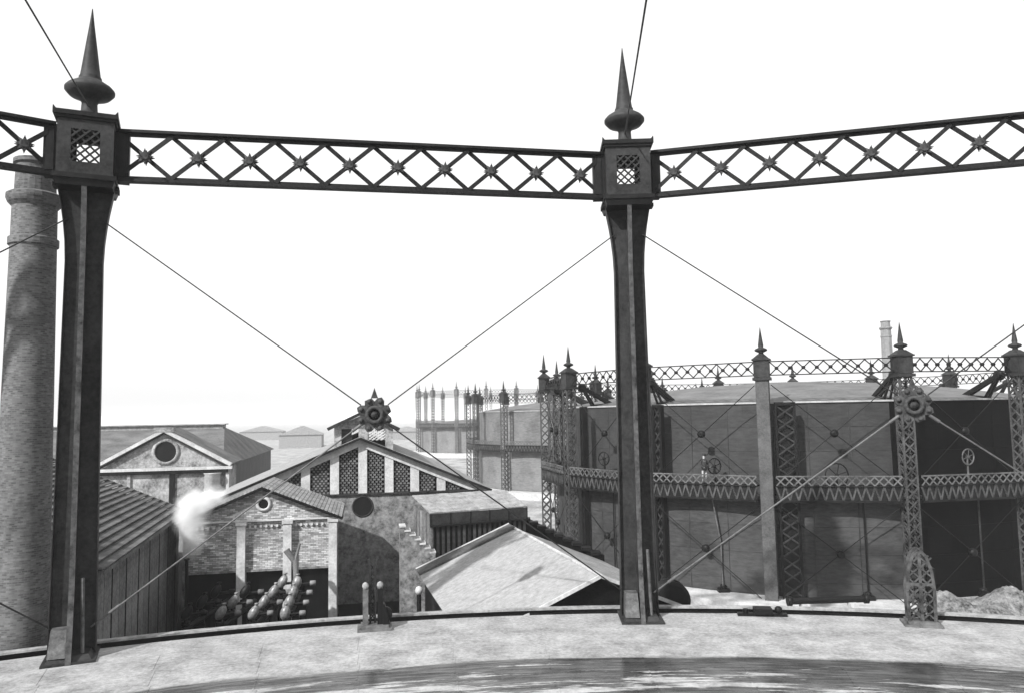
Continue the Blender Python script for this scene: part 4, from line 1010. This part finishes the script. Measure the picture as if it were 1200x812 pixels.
for k in range(5):
    m = MB(); m.box(-.08, -.022, .1 + k * .7, .1 + k * .7 + .5, 0, ze - .12); obj('side_board', m, M['panel'], t)

# --- pale roofed shed in the foreground
D0, A1 = P(703, 674, 31.6), P(600, 617, 45.4); ang = math.atan2(-(A1.x - D0.x), A1.y - D0.y)
zrg = (D0.z + A1.z) / 2
O = Vector((D0.x, D0.y, GZ)); L_ = math.hypot(A1.x - D0.x, A1.y - D0.y); zr_ = zrg - GZ; Wd = 5.5; dr = Wd * .41
t = thing('pale_roofed_shed', 'low shed with pale speckled gable roof beyond the rim, left of the middle column', 'shed', O, ang)
NS = 7
for k in range(NS):
    y0_, y1_ = L_ * k / NS, L_ * (k + 1) / NS - .004
    obj('roof_sheet', MB().sheet((0, y0_, zr_), (-Wd, y0_, zr_ - dr), (-Wd, y1_, zr_ - dr), (0, y1_, zr_), .08), M['roofwhite'], t)
    obj('roof_sheet', MB().sheet((0, y0_, zr_), (Wd, y0_, zr_ - dr), (Wd, y1_, zr_ - dr), (0, y1_, zr_), .08), M['roofpale'], t)
m = MB(); m.beam((0, L_ - .1, zr_ + .05), (-Wd, L_ - .1, zr_ - dr + .05), 1.3, .14); obj('far_verge_coping', m, M['board'], t)
m = MB(); m.beam((0, L_ + .62, zr_ + .06), (-Wd, L_ + .62, zr_ - dr + .06), .12, .2); obj('verge_strip', m, M['stone'], t)
m = MB(); m.beam((0, -.1, zr_ + .03), (0, L_ + .3, zr_ + .03), .14, .07); obj('ridge_cap', m, M['stone'], t)
m = MB(); m.beam((-Wd * .99, -.12, zr_ - dr), (0, -.12, zr_), .08, .14); m.beam((Wd * .99, -.12, zr_ - dr), (0, -.12, zr_), .08, .14); obj('near_verge_board', m, M['stone'], t)
m = MB(); m.prism([(-Wd + .4, 0), (Wd - .4, 0), (Wd - .4, zr_ - dr), (0, zr_ - .1), (-Wd + .4, zr_ - dr)], .3, .5); obj('gable_wall', m, M['dark'], t)  # gable in shade, painted near-black
m = MB(); m.box(-Wd + .4, -Wd + .6, .5, L_, 0, zr_ - dr); m.box(Wd - .6, Wd - .4, .5, L_, 0, zr_ - dr); m.prism([(-Wd + .6, 0), (Wd - .6, 0), (Wd - .6, zr_ - dr), (0, zr_ - .1), (-Wd + .6, zr_ - dr)], L_ - .2, L_); obj('side_wall', m, M['irongrey'], t)

# --- dark low wall between shed and holder A
a_, b_ = P(612, 607, 56), P(704, 652, 49)
t = thing('dark_retaining_wall', 'low black wall sloping down behind the pale shed roof towards the grey holder', 'wall', (a_.x, a_.y, GZ))
m = MB(); q = b_ - a_
m.hexa([(0, 0, 0), (q.x, q.y, 0), (q.x + .3, q.y + .6, 0), (.3, .6, 0), (0, 0, a_.z - GZ), (q.x, q.y, b_.z - GZ), (q.x + .3, q.y + .6, b_.z - GZ), (.3, .6, a_.z - GZ)]); obj('wall_body', m, M['wall_shade'], t)
for k in range(9):
    c = Vector((0, 0, a_.z - GZ)).lerp(Vector((q.x, q.y, b_.z - GZ)), (k + .5) / 9); m = MB(); m.box(c.x - .3, c.x + .3, c.y - .3, c.y + .5, c.z + .003, c.z + .18); obj('coping_block', m, M['machine'], t)

# --- gravel bank and pipes beyond the rim on the right
def bank(label, px0, px1, Y, h, wdt, seed):
    rnd = random.Random(seed); a_ = P(px0, 700, Y); b_ = P(px1, 700, Y + 2); L__ = b_.x - a_.x
    vs, fs = [], []; nx, ny = 90, 22
    for j in range(ny + 1):
        for i in range(nx + 1):
            u, v = i / nx, j / ny; env = math.sin(math.pi * v) ** .7 * (math.sin(math.pi * min(max(u, .0), 1)) ** .35)
            vs.append((u * L__, v * wdt, -.05 + h * env * (.85 + .15 * math.sin(u * 17) * math.sin(v * 9)) + (rnd.uniform(-.05, .05) if 0 < j < ny and 0 < i < nx else 0)))
    for j in range(ny):
        for i in range(nx): k = j * (nx + 1) + i; fs.append((k, k + 1, k + nx + 2, k + nx + 1))
    m = MB(); m.add(vs, fs, False); o = obj('gravel_bank', m, M['heap'], None, (a_.x, Y, GZ)); tag(o, label, 'gravel', kind='stuff')
bank('speckled grey gravel bank beyond the rim at far right', 1078, 1290, 37.0, 3.7, 6.5, 3)
p0 = P(925, 704, 41); p1 = P(1018, 704, 41)
t = thing('iron_pipe', 'long dark iron pipe lying on the ground beyond the rim beside the shaded column', 'pipe', (p0.x, p0.y, p0.z))
m = MB(); m.tube([(0, 0, 0), (p1.x - p0.x, .3, -.02)], .17, 10); obj('pipe_barrel', m, M['machine'], t)
for q in ((0, 0, 0), (p1.x - p0.x, .3, 0)):
    m = MB(); m.lathe([(.2, -.1), (.26, -.1), (.26, .1), (.2, .1)], q, 12, 'x'); obj('pipe_collar', m, M['machine'], t)
for xx in (.8, (p1.x - p0.x) - .8):
    m = MB(); m.box(xx - .2, xx + .2, -.2, .3, GZ - p0.z, -.15); obj('pipe_support', m, M['stone'], t)

# --- far skyline
far = ((352, 60, 330, 'pale distant shed roof in the haze left of the roof lantern'), (306, 60, 460, 'faint distant shed roof just right of the hipped hall'), 
       (478, 60, 420, 'hazy low shed right of the roof lantern'))
for px, wpx, Y, lab in far:
    c = P(px, 499, Y); wv = wpx / 900 * Y * .4
    t = thing('distant_shed', lab, 'building', (c.x, c.y, GZ), ROT); h = max(c.z - GZ, 3)
    m = MB(); m.box(-wv, wv, 0, 20, 0, h * .6); obj('wall', m, M['roofpale'], t)  # pale material imitates the haze in front of the far sheds
    m = MB(); m.prism([(-wv - .5, h * .6), (wv + .5, h * .6), (0, h)], -.5, 20.5); obj('roof', m, M['roofpale'], t)

# ------------------------------------------------------------------ air
hz = MB(); hz.box(-3400, 3400, -560, 4900, GZ - 1, 26.0)
hm = bpy.data.materials.new('haze_air'); hm.use_nodes = True; N = hm.node_tree.nodes; N.clear()
ou = N.new('ShaderNodeOutputMaterial'); pv = N.new('ShaderNodeVolumePrincipled'); pv.inputs['Color'].default_value = (1, 1, 1, 1); pv.inputs['Density'].default_value = 0.00028
pv.inputs['Anisotropy'].default_value = -0.18
hm.node_tree.links.new(pv.outputs[0], ou.inputs['Volume'])
tag(obj('haze', hz, hm), 'thin white smoky haze lying over the whole gasworks', 'haze', kind='stuff')
